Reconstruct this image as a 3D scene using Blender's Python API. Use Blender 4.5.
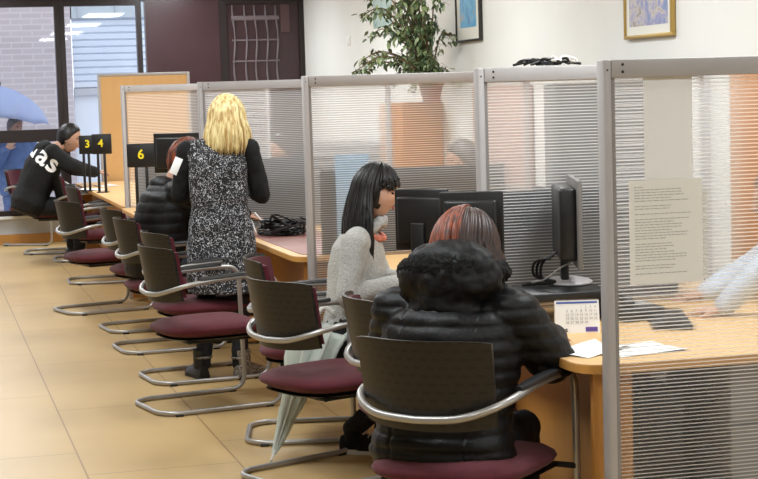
import bpy, bmesh, math, random
from mathutils import Vector as V, Matrix, Euler, noise as mnoise
PI = math.pi
R_ = math.radians
S = bpy.context.scene
for o in list(bpy.data.objects): bpy.data.objects.remove(o, do_unlink=True)
COL = S.collection
random.seed(7)

# ------------------------------------------------------------ camera
FPX = 1700.0
CAMH = 1.60
YAW, PITCH, ROLL = R_(15.0), R_(4.96), 0.030
F0 = V((math.sin(YAW), math.cos(YAW), 0)); UPZ = V((0, 0, 1)); RT = V((math.cos(YAW), -math.sin(YAW), 0))
FW = F0*math.cos(PITCH) - UPZ*math.sin(PITCH)
UP = F0*math.sin(PITCH) + UPZ*math.cos(PITCH)
CAM = V((0, 0, CAMH))
cd = bpy.data.cameras.new('camera'); cam = bpy.data.objects.new('camera', cd); COL.objects.link(cam)
cx = RT*math.cos(ROLL) - UP*math.sin(ROLL); cy = RT*math.sin(ROLL) + UP*math.cos(ROLL); cz = -FW
m = Matrix((cx, cy, cz)).transposed().to_4x4()
# image-right tilts upward in the world: the photograph is turned a little counter-clockwise
m.translation = CAM
cam.matrix_world = m
cd.sensor_width = 36; cd.lens = FPX/758*36; cd.clip_end = 200
S.camera = cam

# ------------------------------------------------------------ world, light, exposure
S.view_settings.view_transform = 'Standard'; S.view_settings.look = 'None'
S.view_settings.exposure = 0.0; S.view_settings.gamma = 1.0; S.view_settings.use_curve_mapping = False
w = bpy.data.worlds.new('world'); S.world = w; w.use_nodes = True
w.node_tree.nodes['Background'].inputs[0].default_value = (0.80, 0.88, 1.0, 1)
w.node_tree.nodes['Background'].inputs[1].default_value = 1.8
LAMP_W = 23.0          # each ceiling lamp
LAMPS = [(x, y) for x in (0.4, 2.9) for y in (2.0, 5.4, 8.8, 12.2, 15.6, 18.7)]

def ray(px, py):
    dx, dy = px-379, py-239.5
    u = dx*math.cos(ROLL) - dy*math.sin(ROLL); v = dx*math.sin(ROLL) + dy*math.cos(ROLL)
    return FW*FPX + RT*u - UP*v
def at_s(px, py, s):            # point seen at a pixel, at the distance where a metre is s pixels
    r = ray(px, py); return CAM + r*((FPX/s)/r.dot(F0))
def at_h(px, py, h):            # point seen at a pixel, on the height h
    r = ray(px, py); return CAM + r*((h-CAMH)/r.z)
def at_y(px, py, Y): r = ray(px, py); return CAM + r*(Y/r.y)
def at_x(px, py, X): r = ray(px, py); return CAM + r*(X/r.x)
def floor_at(px, py, s, h=0.0):
    p = at_s(px, py, s); return V((p.x, p.y, h))

# ------------------------------------------------------------ materials
def srgb(r, g, b):
    f = lambda c: ((c/255+0.055)/1.055)**2.4 if c > 10 else c/255/12.92
    return (f(r), f(g), f(b), 1)
MATS = {}
def mat(name, col, rough=0.5, metal=0.0, var=0.0, vscale=8.0, bump=0.0, bscale=60.0, sheen=0.0, coat=0.0, trans=0.0, spec=0.5, stretch=None):
    if name in MATS: return MATS[name]
    m = bpy.data.materials.new(name); m.use_nodes = True; nt = m.node_tree; N = nt.nodes; L = nt.links
    b = N['Principled BSDF']
    b.inputs['Base Color'].default_value = col; b.inputs['Roughness'].default_value = rough
    b.inputs['Metallic'].default_value = metal; b.inputs['Specular IOR Level'].default_value = spec
    if sheen: b.inputs['Sheen Weight'].default_value = sheen
    if coat: b.inputs['Coat Weight'].default_value = coat
    if trans: b.inputs['Transmission Weight'].default_value = trans
    tc = N.new('ShaderNodeTexCoord'); mp = N.new('ShaderNodeMapping'); L.new(tc.outputs['Object'], mp.inputs[0])
    if stretch: mp.inputs['Scale'].default_value = stretch
    n = N.new('ShaderNodeTexNoise'); n.inputs['Scale'].default_value = vscale; n.inputs['Detail'].default_value = 3
    L.new(mp.outputs[0], n.inputs['Vector'])
    mx = N.new('ShaderNodeMix'); mx.data_type = 'RGBA'
    lo = tuple(max(0, c*(1-var)) for c in col[:3])+(1,); hi = tuple(min(1, c*(1+var)) for c in col[:3])+(1,)
    mx.inputs[6].default_value = lo; mx.inputs[7].default_value = hi
    mr = N.new('ShaderNodeMapRange'); mr.inputs[1].default_value = .3; mr.inputs[2].default_value = .7
    L.new(n.outputs[0], mr.inputs[0]); L.new(mr.outputs[0], mx.inputs[0]); L.new(mx.outputs[2], b.inputs['Base Color'])
    if bump:
        n2 = N.new('ShaderNodeTexNoise'); n2.inputs['Scale'].default_value = bscale; n2.inputs['Detail'].default_value = 4
        L.new(mp.outputs[0], n2.inputs['Vector'])
        bp = N.new('ShaderNodeBump'); bp.inputs['Strength'].default_value = bump; bp.inputs['Distance'].default_value = 0.01
        L.new(n2.outputs[0], bp.inputs['Height']); L.new(bp.outputs[0], b.inputs['Normal'])
    MATS[name] = m; return m

def floor_mat():
    m = mat('floor_vinyl', srgb(184, 154, 104), 0.42, var=0.07, vscale=1.6, bump=0.04, bscale=30)
    nt = m.node_tree; N = nt.nodes; L = nt.links; b = N['Principled BSDF']
    old = b.inputs['Base Color'].links[0].from_socket
    tc = N.new('ShaderNodeTexCoord'); sp = N.new('ShaderNodeSeparateXYZ'); cb = N.new('ShaderNodeCombineXYZ')
    L.new(tc.outputs['Object'], sp.inputs[0])
    ax = N.new('ShaderNodeMath'); ax.operation = 'ADD'; ax.inputs[1].default_value = 19.8-0.62
    ay = N.new('ShaderNodeMath'); ay.operation = 'ADD'; ay.inputs[1].default_value = 0.25
    L.new(sp.outputs[0], ax.inputs[0]); L.new(sp.outputs[1], ay.inputs[0]); L.new(ay.outputs[0], cb.inputs[0]); L.new(ax.outputs[0], cb.inputs[1])
    br = N.new('ShaderNodeTexBrick'); br.offset = 0.3; br.inputs['Scale'].default_value = 1
    br.inputs['Brick Width'].default_value = 1.6; br.inputs['Row Height'].default_value = 0.66
    br.inputs['Mortar Size'].default_value = 0.0045; br.inputs['Mortar Smooth'].default_value = 0.3
    L.new(cb.outputs[0], br.inputs['Vector'])
    mx = N.new('ShaderNodeMix'); mx.data_type = 'RGBA'; L.new(br.outputs['Fac'], mx.inputs[0])
    L.new(old, mx.inputs[6]); mx.inputs[7].default_value = srgb(140, 110, 72); L.new(mx.outputs[2], b.inputs['Base Color'])
    return m

def panel_mat():                 # ribbed twin wall sheet: clear gaps between milky ribs
    m = bpy.data.materials.new('ribbed_translucent_sheet'); m.use_nodes = True; nt = m.node_tree; N = nt.nodes; L = nt.links
    for n in list(N): N.remove(n)
    out = N.new('ShaderNodeOutputMaterial')
    tc = N.new('ShaderNodeTexCoord'); sp = N.new('ShaderNodeSeparateXYZ'); L.new(tc.outputs['Object'], sp.inputs[0])
    mu = N.new('ShaderNodeMath'); mu.operation = 'MULTIPLY'; mu.inputs[1].default_value = 2*PI/0.012
    si = N.new('ShaderNodeMath'); si.operation = 'SINE'; L.new(sp.outputs[2], mu.inputs[0]); L.new(mu.outputs[0], si.inputs[0])
    mr = N.new('ShaderNodeMapRange'); mr.inputs[1].default_value = 0.35; mr.inputs[2].default_value = 0.9
    mr.inputs[3].default_value = 0.07; mr.inputs[4].default_value = 0.90
    L.new(si.outputs[0], mr.inputs[0])
    df = N.new('ShaderNodeBsdfDiffuse'); df.inputs[0].default_value = (0.93, 0.93, 0.93, 1)
    tl = N.new('ShaderNodeBsdfTranslucent'); tl.inputs[0].default_value = (0.93, 0.93, 0.93, 1)
    a = N.new('ShaderNodeMixShader'); a.inputs[0].default_value = 0.45; L.new(df.outputs[0], a.inputs[1]); L.new(tl.outputs[0], a.inputs[2])
    tr = N.new('ShaderNodeBsdfTransparent'); tr.inputs[0].default_value = (0.97, 0.97, 0.97, 1)
    rf = N.new('ShaderNodeBsdfRefraction'); rf.inputs['IOR'].default_value = 1.035; rf.inputs['Roughness'].default_value = 0.5
    g = N.new('ShaderNodeMixShader'); g.inputs[0].default_value = 0.28; L.new(tr.outputs[0], g.inputs[1]); L.new(rf.outputs[0], g.inputs[2])
    x = N.new('ShaderNodeMixShader'); L.new(mr.outputs[0], x.inputs[0]); L.new(g.outputs[0], x.inputs[1]); L.new(a.outputs[0], x.inputs[2])
    L.new(x.outputs[0], out.inputs[0]); return m

def glass_mat(name, tint, refl=0.06):
    m = bpy.data.materials.new(name); m.use_nodes = True; nt = m.node_tree; N = nt.nodes; L = nt.links
    for n in list(N): N.remove(n)
    out = N.new('ShaderNodeOutputMaterial'); tr = N.new('ShaderNodeBsdfTransparent'); tr.inputs[0].default_value = tint
    gl = N.new('ShaderNodeBsdfGlossy'); gl.inputs['Roughness'].default_value = 0.02
    x = N.new('ShaderNodeMixShader'); x.inputs[0].default_value = refl
    L.new(tr.outputs[0], x.inputs[1]); L.new(gl.outputs[0], x.inputs[2]); L.new(x.outputs[0], out.inputs[0]); return m

def brick_mat():
    m = mat('pale_brick', srgb(196, 178, 174), 0.85, var=0.08, vscale=3)
    nt = m.node_tree; N = nt.nodes; L = nt.links; b = N['Principled BSDF']
    tc = N.new('ShaderNodeTexCoord'); sp = N.new('ShaderNodeSeparateXYZ'); cb = N.new('ShaderNodeCombineXYZ')
    L.new(tc.outputs['Object'], sp.inputs[0]); L.new(sp.outputs[0], cb.inputs[0]); L.new(sp.outputs[2], cb.inputs[1])
    br = N.new('ShaderNodeTexBrick'); br.inputs['Scale'].default_value = 1
    br.inputs['Brick Width'].default_value = 0.30; br.inputs['Row Height'].default_value = 0.085; br.inputs['Mortar Size'].default_value = 0.012
    br.inputs['Color1'].default_value = srgb(202, 188, 186); br.inputs['Color2'].default_value = srgb(194, 180, 178); br.inputs['Mortar'].default_value = srgb(212, 200, 198)
    L.new(cb.outputs[0], br.inputs['Vector']); L.new(br.outputs['Color'], b.inputs['Base Color']); return m

def tweed_mat():
    m = mat('black_white_tweed', (0.012, 0.012, 0.014, 1), 0.85, bump=0.4, bscale=90)
    nt = m.node_tree; N = nt.nodes; L = nt.links; b = N['Principled BSDF']
    tc = N.new('ShaderNodeTexCoord'); 
    vo = N.new('ShaderNodeTexVoronoi'); vo.inputs['Scale'].default_value = 62; L.new(tc.outputs['Object'], vo.inputs['Vector'])
    n = N.new('ShaderNodeTexNoise'); n.inputs['Scale'].default_value = 66; n.inputs['Detail'].default_value = 1; n.inputs['Distortion'].default_value = 2.2
    L.new(tc.outputs['Object'], n.inputs['Vector'])
    mr = N.new('ShaderNodeMapRange'); mr.inputs[1].default_value = 0.58; mr.inputs[2].default_value = 0.62; L.new(n.outputs[0], mr.inputs[0])
    mx = N.new('ShaderNodeMix'); mx.data_type = 'RGBA'; mx.inputs[6].default_value = (0.010, 0.010, 0.012, 1); mx.inputs[7].default_value = (0.54, 0.55, 0.58, 1)
    L.new(mr.outputs[0], mx.inputs[0]); L.new(mx.outputs[2], b.inputs['Base Color']); return m

def perf_mat():
    m = mat('perforated_black_plastic', srgb(18, 17, 16), 0.42)
    nt = m.node_tree; N = nt.nodes; L = nt.links; b = N['Principled BSDF']
    tc = N.new('ShaderNodeTexCoord'); sp = N.new('ShaderNodeSeparateXYZ'); cb = N.new('ShaderNodeCombineXYZ')
    L.new(tc.outputs['Object'], sp.inputs[0]); L.new(sp.outputs[1], cb.inputs[0]); L.new(sp.outputs[2], cb.inputs[1])
    br = N.new('ShaderNodeTexBrick'); br.inputs['Scale'].default_value = 1
    br.inputs['Brick Width'].default_value = 0.040; br.inputs['Row Height'].default_value = 0.026; br.inputs['Mortar Size'].default_value = 0.0095
    br.inputs['Color1'].default_value = srgb(5, 5, 5); br.inputs['Color2'].default_value = srgb(9, 9, 8); br.inputs['Mortar'].default_value = srgb(27, 25, 24)
    L.new(cb.outputs[0], br.inputs['Vector']); L.new(br.outputs['Color'], b.inputs['Base Color']); return m

def wood_mat(name, col, col2, axis='Z'):
    m = mat(name, col, 0.42)
    nt = m.node_tree; N = nt.nodes; L = nt.links; b = N['Principled BSDF']
    tc = N.new('ShaderNodeTexCoord'); mp = N.new('ShaderNodeMapping')
    mp.inputs['Scale'].default_value = {'Z': (14, 14, 1.2), 'X': (1.2, 14, 14), 'Y': (14, 1.2, 14)}[axis]
    n = N.new('ShaderNodeTexNoise'); n.inputs['Scale'].default_value = 2.2; n.inputs['Detail'].default_value = 6; n.inputs['Distortion'].default_value = .6
    L.new(tc.outputs['Object'], mp.inputs[0]); L.new(mp.outputs[0], n.inputs['Vector'])
    mx = N.new('ShaderNodeMix'); mx.data_type = 'RGBA'; mx.inputs[6].default_value = col; mx.inputs[7].default_value = col2
    L.new(n.outputs[0], mx.inputs[0]); L.new(mx.outputs[2], b.inputs['Base Color']); return m

def paint_mat(name, cols, scale):
    m = mat(name, cols[0], 0.5); nt = m.node_tree; N = nt.nodes; L = nt.links; b = N['Principled BSDF']
    tc = N.new('ShaderNodeTexCoord'); n = N.new('ShaderNodeTexNoise'); n.inputs['Scale'].default_value = scale; n.inputs['Detail'].default_value = 5; n.inputs['Distortion'].default_value = 1.4
    L.new(tc.outputs['Object'], n.inputs['Vector']); cr = N.new('ShaderNodeValToRGB'); L.new(n.outputs[0], cr.inputs[0])
    e = cr.color_ramp.elements; e[0].position = .3; e[1].position = .7; e[0].color = cols[0]; e[1].color = cols[-1]
    for i, c in enumerate(cols[1:-1]):
        k = e.new(.3+.4*(i+1)/(len(cols)-1)); k.color = c
    L.new(cr.outputs[0], b.inputs['Base Color']); return m

def hair_mat(name, c1, c2, rough=0.35, scale=(60, 60, 3)):
    m = mat(name, c1, rough); nt = m.node_tree; N = nt.nodes; L = nt.links; b = N['Principled BSDF']
    tc = N.new('ShaderNodeTexCoord'); mp = N.new('ShaderNodeMapping'); mp.inputs['Scale'].default_value = scale
    n = N.new('ShaderNodeTexNoise'); n.inputs['Scale'].default_value = 1.0; n.inputs['Detail'].default_value = 2
    L.new(tc.outputs['Object'], mp.inputs[0]); L.new(mp.outputs[0], n.inputs['Vector'])
    mr = N.new('ShaderNodeMapRange'); mr.inputs[1].default_value = .35; mr.inputs[2].default_value = .65; L.new(n.outputs[0], mr.inputs[0])
    mx = N.new('ShaderNodeMix'); mx.data_type = 'RGBA'; mx.inputs[6].default_value = c1; mx.inputs[7].default_value = c2
    L.new(mr.outputs[0], mx.inputs[0]); L.new(mx.outputs[2], b.inputs['Base Color']); return m

M_floor = floor_mat(); M_panel = panel_mat(); M_brick = brick_mat(); M_tweed = tweed_mat(); M_perf = perf_mat()
M_white = mat('white_wall_paint', srgb(232, 233, 230), 0.8, var=0.02, vscale=2, bump=0.05, bscale=120)
M_ceil = mat('ceiling_paint', srgb(225, 225, 222), 0.9)
M_plinth = mat('plinth_paint', srgb(190, 192, 196), 0.6, var=0.04)
M_darkframe = mat('dark_brown_frame', srgb(30, 20, 20), 0.35, var=0.1)
M_darkdoor = mat('dark_maroon_panel', srgb(58, 36, 40), 0.25, var=0.10, vscale=3)
M_alu = mat('grey_aluminium', srgb(176, 172, 172), 0.5, metal=0.1, var=0.03)
M_alu_dk = mat('grey_aluminium_groove', srgb(146, 142, 140), 0.5, metal=0.2)
M_chrome = mat('satin_silver_tube', srgb(176, 174, 171), 0.34, metal=0.6, var=0.05)
M_black = mat('black_plastic', srgb(22, 22, 23), 0.4, var=0.1)
M_blackm = mat('black_rubber', srgb(18, 18, 18), 0.6)
M_screen = mat('black_screen', srgb(10, 10, 12), 0.12)
M_maroon = mat('maroon_upholstery', srgb(82, 18, 30), 0.9, var=0.14, vscale=40, bump=0.25, bscale=260, sheen=0.08)
M_beech = wood_mat('beech_laminate', srgb(226, 186, 130), srgb(214, 170, 112), 'X')
M_beechdk = wood_mat('beech_side_panel', srgb(196, 140, 70), srgb(176, 120, 56), 'Z')
M_oak = wood_mat('orange_wood_panel', srgb(228, 184, 122), srgb(220, 170, 108), 'Z')
M_cabwood = wood_mat('cabinet_wood', srgb(204, 132, 44), srgb(184, 112, 34), 'Z')
M_mauve = mat('mauve_desk_inlay', srgb(150, 104, 96), 0.45, var=0.05)
M_grey = mat('grey_metal_drawers', srgb(150, 148, 146), 0.5, var=0.04)
M_greyfab = mat('grey_felt', srgb(110, 108, 110), 0.9, var=0.1)
M_paper = mat('white_paper', srgb(240, 240, 238), 0.7)
M_paper2 = mat('cream_paper', srgb(238, 237, 233), 0.7)
M_ink = mat('grey_ink', srgb(166, 164, 160), 0.7)
M_inkdk = mat('dark_ink', srgb(50, 50, 56), 0.7)
M_blueink = mat('blue_ink', srgb(60, 90, 170), 0.6)
M_purple = mat('purple_ink', srgb(92, 70, 150), 0.6)
M_yellow = mat('yellow_vinyl', srgb(240, 220, 30), 0.5)
M_skin = mat('skin', srgb(204, 160, 138), 0.5, var=0.06, vscale=20)
M_skin2 = mat('skin_olive', srgb(188, 146, 122), 0.5, var=0.06, vscale=20)
M_coat = mat('black_quilted_nylon', srgb(8, 8, 10), 0.5, var=0.2, vscale=12, bump=0.3, bscale=40, spec=.3)
M_coat2 = mat('black_matt_nylon', srgb(8, 8, 10), 0.55, var=0.2, vscale=12, bump=0.3, bscale=40, spec=.3)
M_blackcloth = mat('black_cloth', srgb(8, 8, 10), 0.9, var=0.2, vscale=20, bump=0.3, bscale=60)
M_fur = mat('black_fur', srgb(12, 11, 11), 0.9, bump=1.0, bscale=160)
M_sweater = mat('pale_grey_knit', srgb(196, 196, 192), 0.95, var=0.16, vscale=110, bump=1.0, bscale=150, sheen=0.3)
M_scarf = mat('coral_scarf', srgb(214, 130, 110), 0.9, var=0.25, vscale=40)
M_scarf2 = mat('grey_scarf', srgb(176, 176, 174), 0.9, var=0.3, vscale=50)
M_bluejk = mat('blue_jacket', srgb(84, 104, 144), 0.8, var=0.15, vscale=12)
M_shirt = mat('pale_blue_shirt', srgb(190, 200, 214), 0.85, var=0.06, vscale=20)
M_greyj = mat('dark_grey_jumper', srgb(70, 66, 70), 0.9, var=0.1)
M_jeans = mat('dark_trousers', srgb(22, 22, 27), 0.85, var=0.2, vscale=30, bump=0.3, bscale=50)
M_sole = mat('white_rubber_sole', srgb(225, 225, 222), 0.6)
M_lace = mat('white_laces', srgb(225, 225, 225), 0.7)
M_sequin = mat('silver_sequins', srgb(150, 145, 140), 0.3, metal=0.7, var=0.8, vscale=90, bump=1, bscale=90)
M_blonde = hair_mat('blonde_hair', srgb(242, 226, 168), srgb(176, 140, 78), 0.5)
M_blackhair = hair_mat('black_hair', srgb(12, 11, 12), srgb(24, 21, 21), 0.42)
M_redhair = hair_mat('auburn_hair', srgb(150, 72, 40), srgb(70, 36, 26), 0.5, (45, 45, 12))
M_brownhair = hair_mat('dark_brown_hair', srgb(60, 36, 28), srgb(38, 24, 20), 0.42)
M_greyhair = hair_mat('grey_hair', srgb(120, 112, 108), srgb(86, 80, 78), 0.5)
M_leaf = mat('ficus_leaf', srgb(84, 104, 70), 0.4, var=0.35, vscale=9)
M_leaf2 = mat('ficus_leaf_light', srgb(150, 168, 120), 0.42, var=0.3, vscale=9)
M_bark = mat('ficus_bark', srgb(112, 92, 70), 0.8, var=0.2)
M_pot = mat('terracotta', srgb(150, 84, 58), 0.75, var=0.1)
M_gold = mat('gold_frame', srgb(190, 160, 92), 0.35, metal=0.6)
M_mount = mat('picture_mount', srgb(232, 232, 224), 0.8)
M_paint1 = paint_mat('painting_blue_reflection', [srgb(120, 116, 160), srgb(90, 170, 214), srgb(120, 180, 220), srgb(180, 170, 150)], 7)
M_paint2 = paint_mat('painting_lilac_garden', [srgb(110, 140, 180), srgb(150, 150, 190), srgb(196, 190, 186), srgb(140, 130, 120)], 9)
M_paint3 = paint_mat('painting_green', [srgb(140, 170, 165), srgb(180, 200, 195), srgb(120, 150, 150)], 6)
M_shutter = mat('white_shutter', srgb(222, 228, 236), 0.6)
M_lattice_refl = mat('pale_lattice_reflection', srgb(114, 102, 106), 0.6)
M_umb = mat('pale_blue_umbrella_fabric', srgb(150, 162, 194), 0.6)
M_bluepanel = mat('pale_blue_board', srgb(150, 186, 220), 0.6)
M_pave = mat('street_paving', srgb(190, 195, 205), 0.8, var=0.1)
M_glass = glass_mat('window_glass', (0.97, 0.98, 1, 1), 0.05)
M_eye = mat('eye', srgb(40, 28, 22), 0.2)
M_lip = mat('lip', srgb(176, 96, 88), 0.5)
mc = mat('clear_green_plastic_film', srgb(214, 230, 218), 0.25)
def film_mat():
    m = bpy.data.materials.new('translucent_umbrella_film'); m.use_nodes = True; nt = m.node_tree; N = nt.nodes; L = nt.links
    for n in list(N): N.remove(n)
    out = N.new('ShaderNodeOutputMaterial'); tc = N.new('ShaderNodeTexCoord')
    n = N.new('ShaderNodeTexNoise'); n.inputs['Scale'].default_value = 26; n.inputs['Detail'].default_value = 4; L.new(tc.outputs['Object'], n.inputs['Vector'])
    mx = N.new('ShaderNodeMix'); mx.data_type = 'RGBA'; mx.inputs[6].default_value = srgb(206, 226, 212); mx.inputs[7].default_value = srgb(244, 246, 244); L.new(n.outputs[0], mx.inputs[0])
    d = N.new('ShaderNodeBsdfPrincipled'); d.inputs['Roughness'].default_value = .25; L.new(mx.outputs[2], d.inputs['Base Color'])
    t = N.new('ShaderNodeBsdfTransparent'); x = N.new('ShaderNodeMixShader'); x.inputs[0].default_value = .72
    L.new(t.outputs[0], x.inputs[1]); L.new(d.outputs[0], x.inputs[2]); L.new(x.outputs[0], out.inputs[0]); return m
M_film = film_mat()
def thin_paper():
    m = mat('thin_white_paper', srgb(250, 250, 250), 0.8); nt = m.node_tree; N = nt.nodes; L = nt.links
    t = N.new('ShaderNodeBsdfTranslucent'); t.inputs[0].default_value = srgb(244, 244, 242); x = N.new('ShaderNodeMixShader'); x.inputs[0].default_value = .25
    L.new(N['Principled BSDF'].outputs[0], x.inputs[1]); L.new(t.outputs[0], x.inputs[2]); L.new(x.outputs[0], N['Material Output'].inputs[0]); return m
M_thin = thin_paper()

# ------------------------------------------------------------ mesh helpers
def bmn(): return bmesh.new()
def put(bm, verts, faces):
    vs = [bm.verts.new(v) for v in verts]
    for f in faces:
        try: bm.faces.new([vs[i] for i in f])
        except ValueError: pass
    return vs
def box(bm, lo, hi, M=None):
    x0, y0, z0 = lo; x1, y1, z1 = hi
    c = [V((x, y, z)) for z in (z0, z1) for x, y in ((x0, y0), (x1, y0), (x1, y1), (x0, y1))]
    if M: c = [M @ p for p in c]
    put(bm, c, [(3, 2, 1, 0), (4, 5, 6, 7), (0, 1, 5, 4), (1, 2, 6, 5), (2, 3, 7, 6), (3, 0, 4, 7)])
def rbox(bm, lo, hi, r=0.004, M=None):
    b = bmn(); box(b, lo, hi); bmesh.ops.bevel(b, geom=b.edges[:], offset=r, segments=2, affect='EDGES', profile=0.5)
    merge(bm, b, M)
def merge(bm, b, M=None):
    b.verts.index_update(); vs = [bm.verts.new(M @ v.co if M else v.co) for v in b.verts]
    for f in b.faces:
        try: bm.faces.new([vs[v.index] for v in f.verts])
        except ValueError: pass
    b.free()
def frame_from(t, ref=V((0, 0, 1))):
    t = t.normalized()
    if abs(t.dot(ref)) > .97: ref = V((1, 0, 0))
    a = ref.cross(t).normalized(); return a, t.cross(a).normalized()
def rings_to_mesh(bm, rings, closed=False, caps=True):
    n = len(rings[0]); vs = [[bm.verts.new(p) for p in r] for r in rings]
    for i in range(len(rings)-(0 if closed else 1)):
        a, b = vs[i], vs[(i+1) % len(rings)]
        for k in range(n): bm.faces.new((a[k], a[(k+1) % n], b[(k+1) % n], b[k]))
    if caps and not closed: bm.faces.new(vs[0][::-1]); bm.faces.new(vs[-1])
def tube(bm, pts, r, n=10, closed=False, flat=1.0, ref=None):
    pts = [V(p) for p in pts]; m = len(pts); rings = []
    rr = r if isinstance(r, (list, tuple)) else [r]*m
    a = None
    for i, p in enumerate(pts):
        if closed: t = pts[(i+1) % m]-pts[i-1]
        else: t = pts[min(i+1, m-1)]-pts[max(i-1, 0)]
        t = t.normalized() if t.length > 1e-9 else V((0, 0, 1))
        if a is None: a, b = frame_from(t, ref or V((0, 0, 1)))
        else:
            a = (a - t*a.dot(t)); a = a.normalized() if a.length > 1e-6 else frame_from(t)[0]; b = t.cross(a)
        rings.append([p + (a*math.cos(2*PI*k/n)*rr[i] + b*math.sin(2*PI*k/n)*rr[i]*flat) for k in range(n)])
    rings_to_mesh(bm, rings, closed)
def catmull(pts, sub=6, closed=False):
    pts = [V(p) for p in pts]; out = []; m = len(pts)
    for i in range(m if closed else m-1):
        g = (lambda k: pts[k % m]) if closed else (lambda k: pts[max(0, min(m-1, k))])
        p0, p1, p2, p3 = g(i-1), g(i), g(i+1), g(i+2)
        for j in range(sub):
            t = j/sub; out.append(.5*((2*p1)+(p2-p0)*t+(2*p0-5*p1+4*p2-p3)*t*t+(3*p1-p0-3*p2+p3)*t**3))
    if not closed: out.append(pts[-1])
    return out
def rounded(pts, rad, seg=6):             # polyline with rounded corners
    pts = [V(p) for p in pts]; out = [pts[0]]
    for i in range(1, len(pts)-1):
        a, p, b = pts[i-1], pts[i], pts[i+1]; d1 = (a-p); d2 = (b-p); r = min(rad, d1.length*.49, d2.length*.49)
        q1 = p+d1.normalized()*r; q2 = p+d2.normalized()*r
        for k in range(seg+1):
            t = k/seg; out.append(q1*(1-t)**2+p*2*t*(1-t)+q2*t*t)
    out.append(pts[-1]); return out
def ell(bm, c, r, M=None, nu=18, nv=12):
    c = V(c); rings = []
    for j in range(1, nv):
        th = PI*j/nv; rings.append([V((math.sin(th)*math.cos(2*PI*k/nu)*r[0], math.sin(th)*math.sin(2*PI*k/nu)*r[1], -math.cos(th)*r[2])) for k in range(nu)])
    f = lambda p: c + (M @ p if M else p)
    vs = [[bm.verts.new(f(p)) for p in g] for g in rings]; b = bm.verts.new(f(V((0, 0, -r[2])))); t = bm.verts.new(f(V((0, 0, r[2]))))
    for i in range(len(vs)-1):
        for k in range(nu): bm.faces.new((vs[i][k], vs[i][(k+1) % nu], vs[i+1][(k+1) % nu], vs[i+1][k]))
    for k in range(nu): bm.faces.new((b, vs[0][(k+1) % nu], vs[0][k])); bm.faces.new((t, vs[-1][k], vs[-1][(k+1) % nu]))
def capsule(bm, a, b, ra, rb, n=14, flat=1.0, ref=None):
    a, b = V(a), V(b); d = (b-a).normalized(); pts, rs = [], []
    for k in range(1, 6): t = PI/2*(1-k/5); pts.append(a-d*math.sin(t)*ra); rs.append(max(math.cos(t)*ra, ra*.05))
    for k in range(0, 5): t = PI/2*k/5; pts.append(b+d*math.sin(t)*rb); rs.append(max(math.cos(t)*rb, rb*.05))
    tube(bm, pts, rs, n, flat=flat, ref=ref)
def loft(bm, secs, side=V((0, 1, 0)), n=22):     # sections (centre, half depth, half width)
    rings = []; m = len(secs)
    for i, (c, rf, rs) in enumerate(secs):
        t = (V(secs[min(i+1, m-1)][0])-V(secs[max(i-1, 0)][0])).normalized(); f = side.cross(t).normalized(); s2 = t.cross(f)
        rings.append([V(c)+f*math.cos(2*PI*k/n)*rf+s2*math.sin(2*PI*k/n)*rs for k in range(n)])
    rings_to_mesh(bm, rings)
def to_mesh(name, bm, smooth=True):
    bmesh.ops.recalc_face_normals(bm, faces=bm.faces[:])
    me = bpy.data.meshes.new(name); bm.to_mesh(me); bm.free()
    if smooth:
        for p in me.polygons: p.use_smooth = True
    return me
def obj(name, bm, material, parent=None, smooth=True, loc=None, auto=None):
    me = bm if isinstance(bm, bpy.types.Mesh) else to_mesh(name, bm, smooth)
    me.materials.clear(); me.materials.append(material)
    o = bpy.data.objects.new(name, me); COL.objects.link(o)
    if parent: o.parent = parent
    if loc is not None: o.location = loc
    if smooth and auto is not False and not isinstance(bm, bpy.types.Mesh):
        try: me.set_sharp_from_angle(angle=R_(40))
        except Exception: pass
    return o
def remesh(bm, vox, smooth=5, fac=0.5):
    bmesh.ops.recalc_face_normals(bm, faces=bm.faces[:])
    me = bpy.data.meshes.new('t'); bm.to_mesh(me); bm.free()
    o = bpy.data.objects.new('t', me); COL.objects.link(o)
    r = o.modifiers.new('r', 'REMESH'); r.mode = 'VOXEL'; r.voxel_size = vox
    s = o.modifiers.new('s', 'SMOOTH'); s.factor = fac; s.iterations = smooth
    dg = bpy.context.evaluated_depsgraph_get(); dg.update()
    m2 = bpy.data.meshes.new_from_object(o.evaluated_get(dg)); bpy.data.objects.remove(o); bpy.data.meshes.remove(me)
    b = bmn(); b.from_mesh(m2); bpy.data.meshes.remove(m2); return b
def thing(name, label, cat, loc=(0, 0, 0), rz=0, group=None):
    o = bpy.data.objects.new(name, None); COL.objects.link(o); o.location = loc; o.rotation_euler = (0, 0, rz)
    o.empty_display_size = .1; o['label'] = label; o['category'] = cat
    if group: o['group'] = group
    return o
def tag(o, label, cat, group=None, kind=None):
    o['label'] = label; o['category'] = cat
    if group: o['group'] = group
    if kind: o['kind'] = kind
    return o
def struct(name, bm, m, parent=None, smooth=False):
    o = obj(name, bm, m, parent, smooth)
    if not parent: o['kind'] = 'structure'
    return o
def dup(root, loc, rz, label, group=None):
    r = root.copy(); COL.objects.link(r); r.location = loc; r.rotation_euler = (0, 0, rz); r['label'] = label
    if group: r['group'] = group
    for ch in list(root.children):
        c = ch.copy(); COL.objects.link(c); c.parent = r
        for g in list(ch.children):
            d = g.copy(); COL.objects.link(d); d.parent = c
    return r
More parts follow.
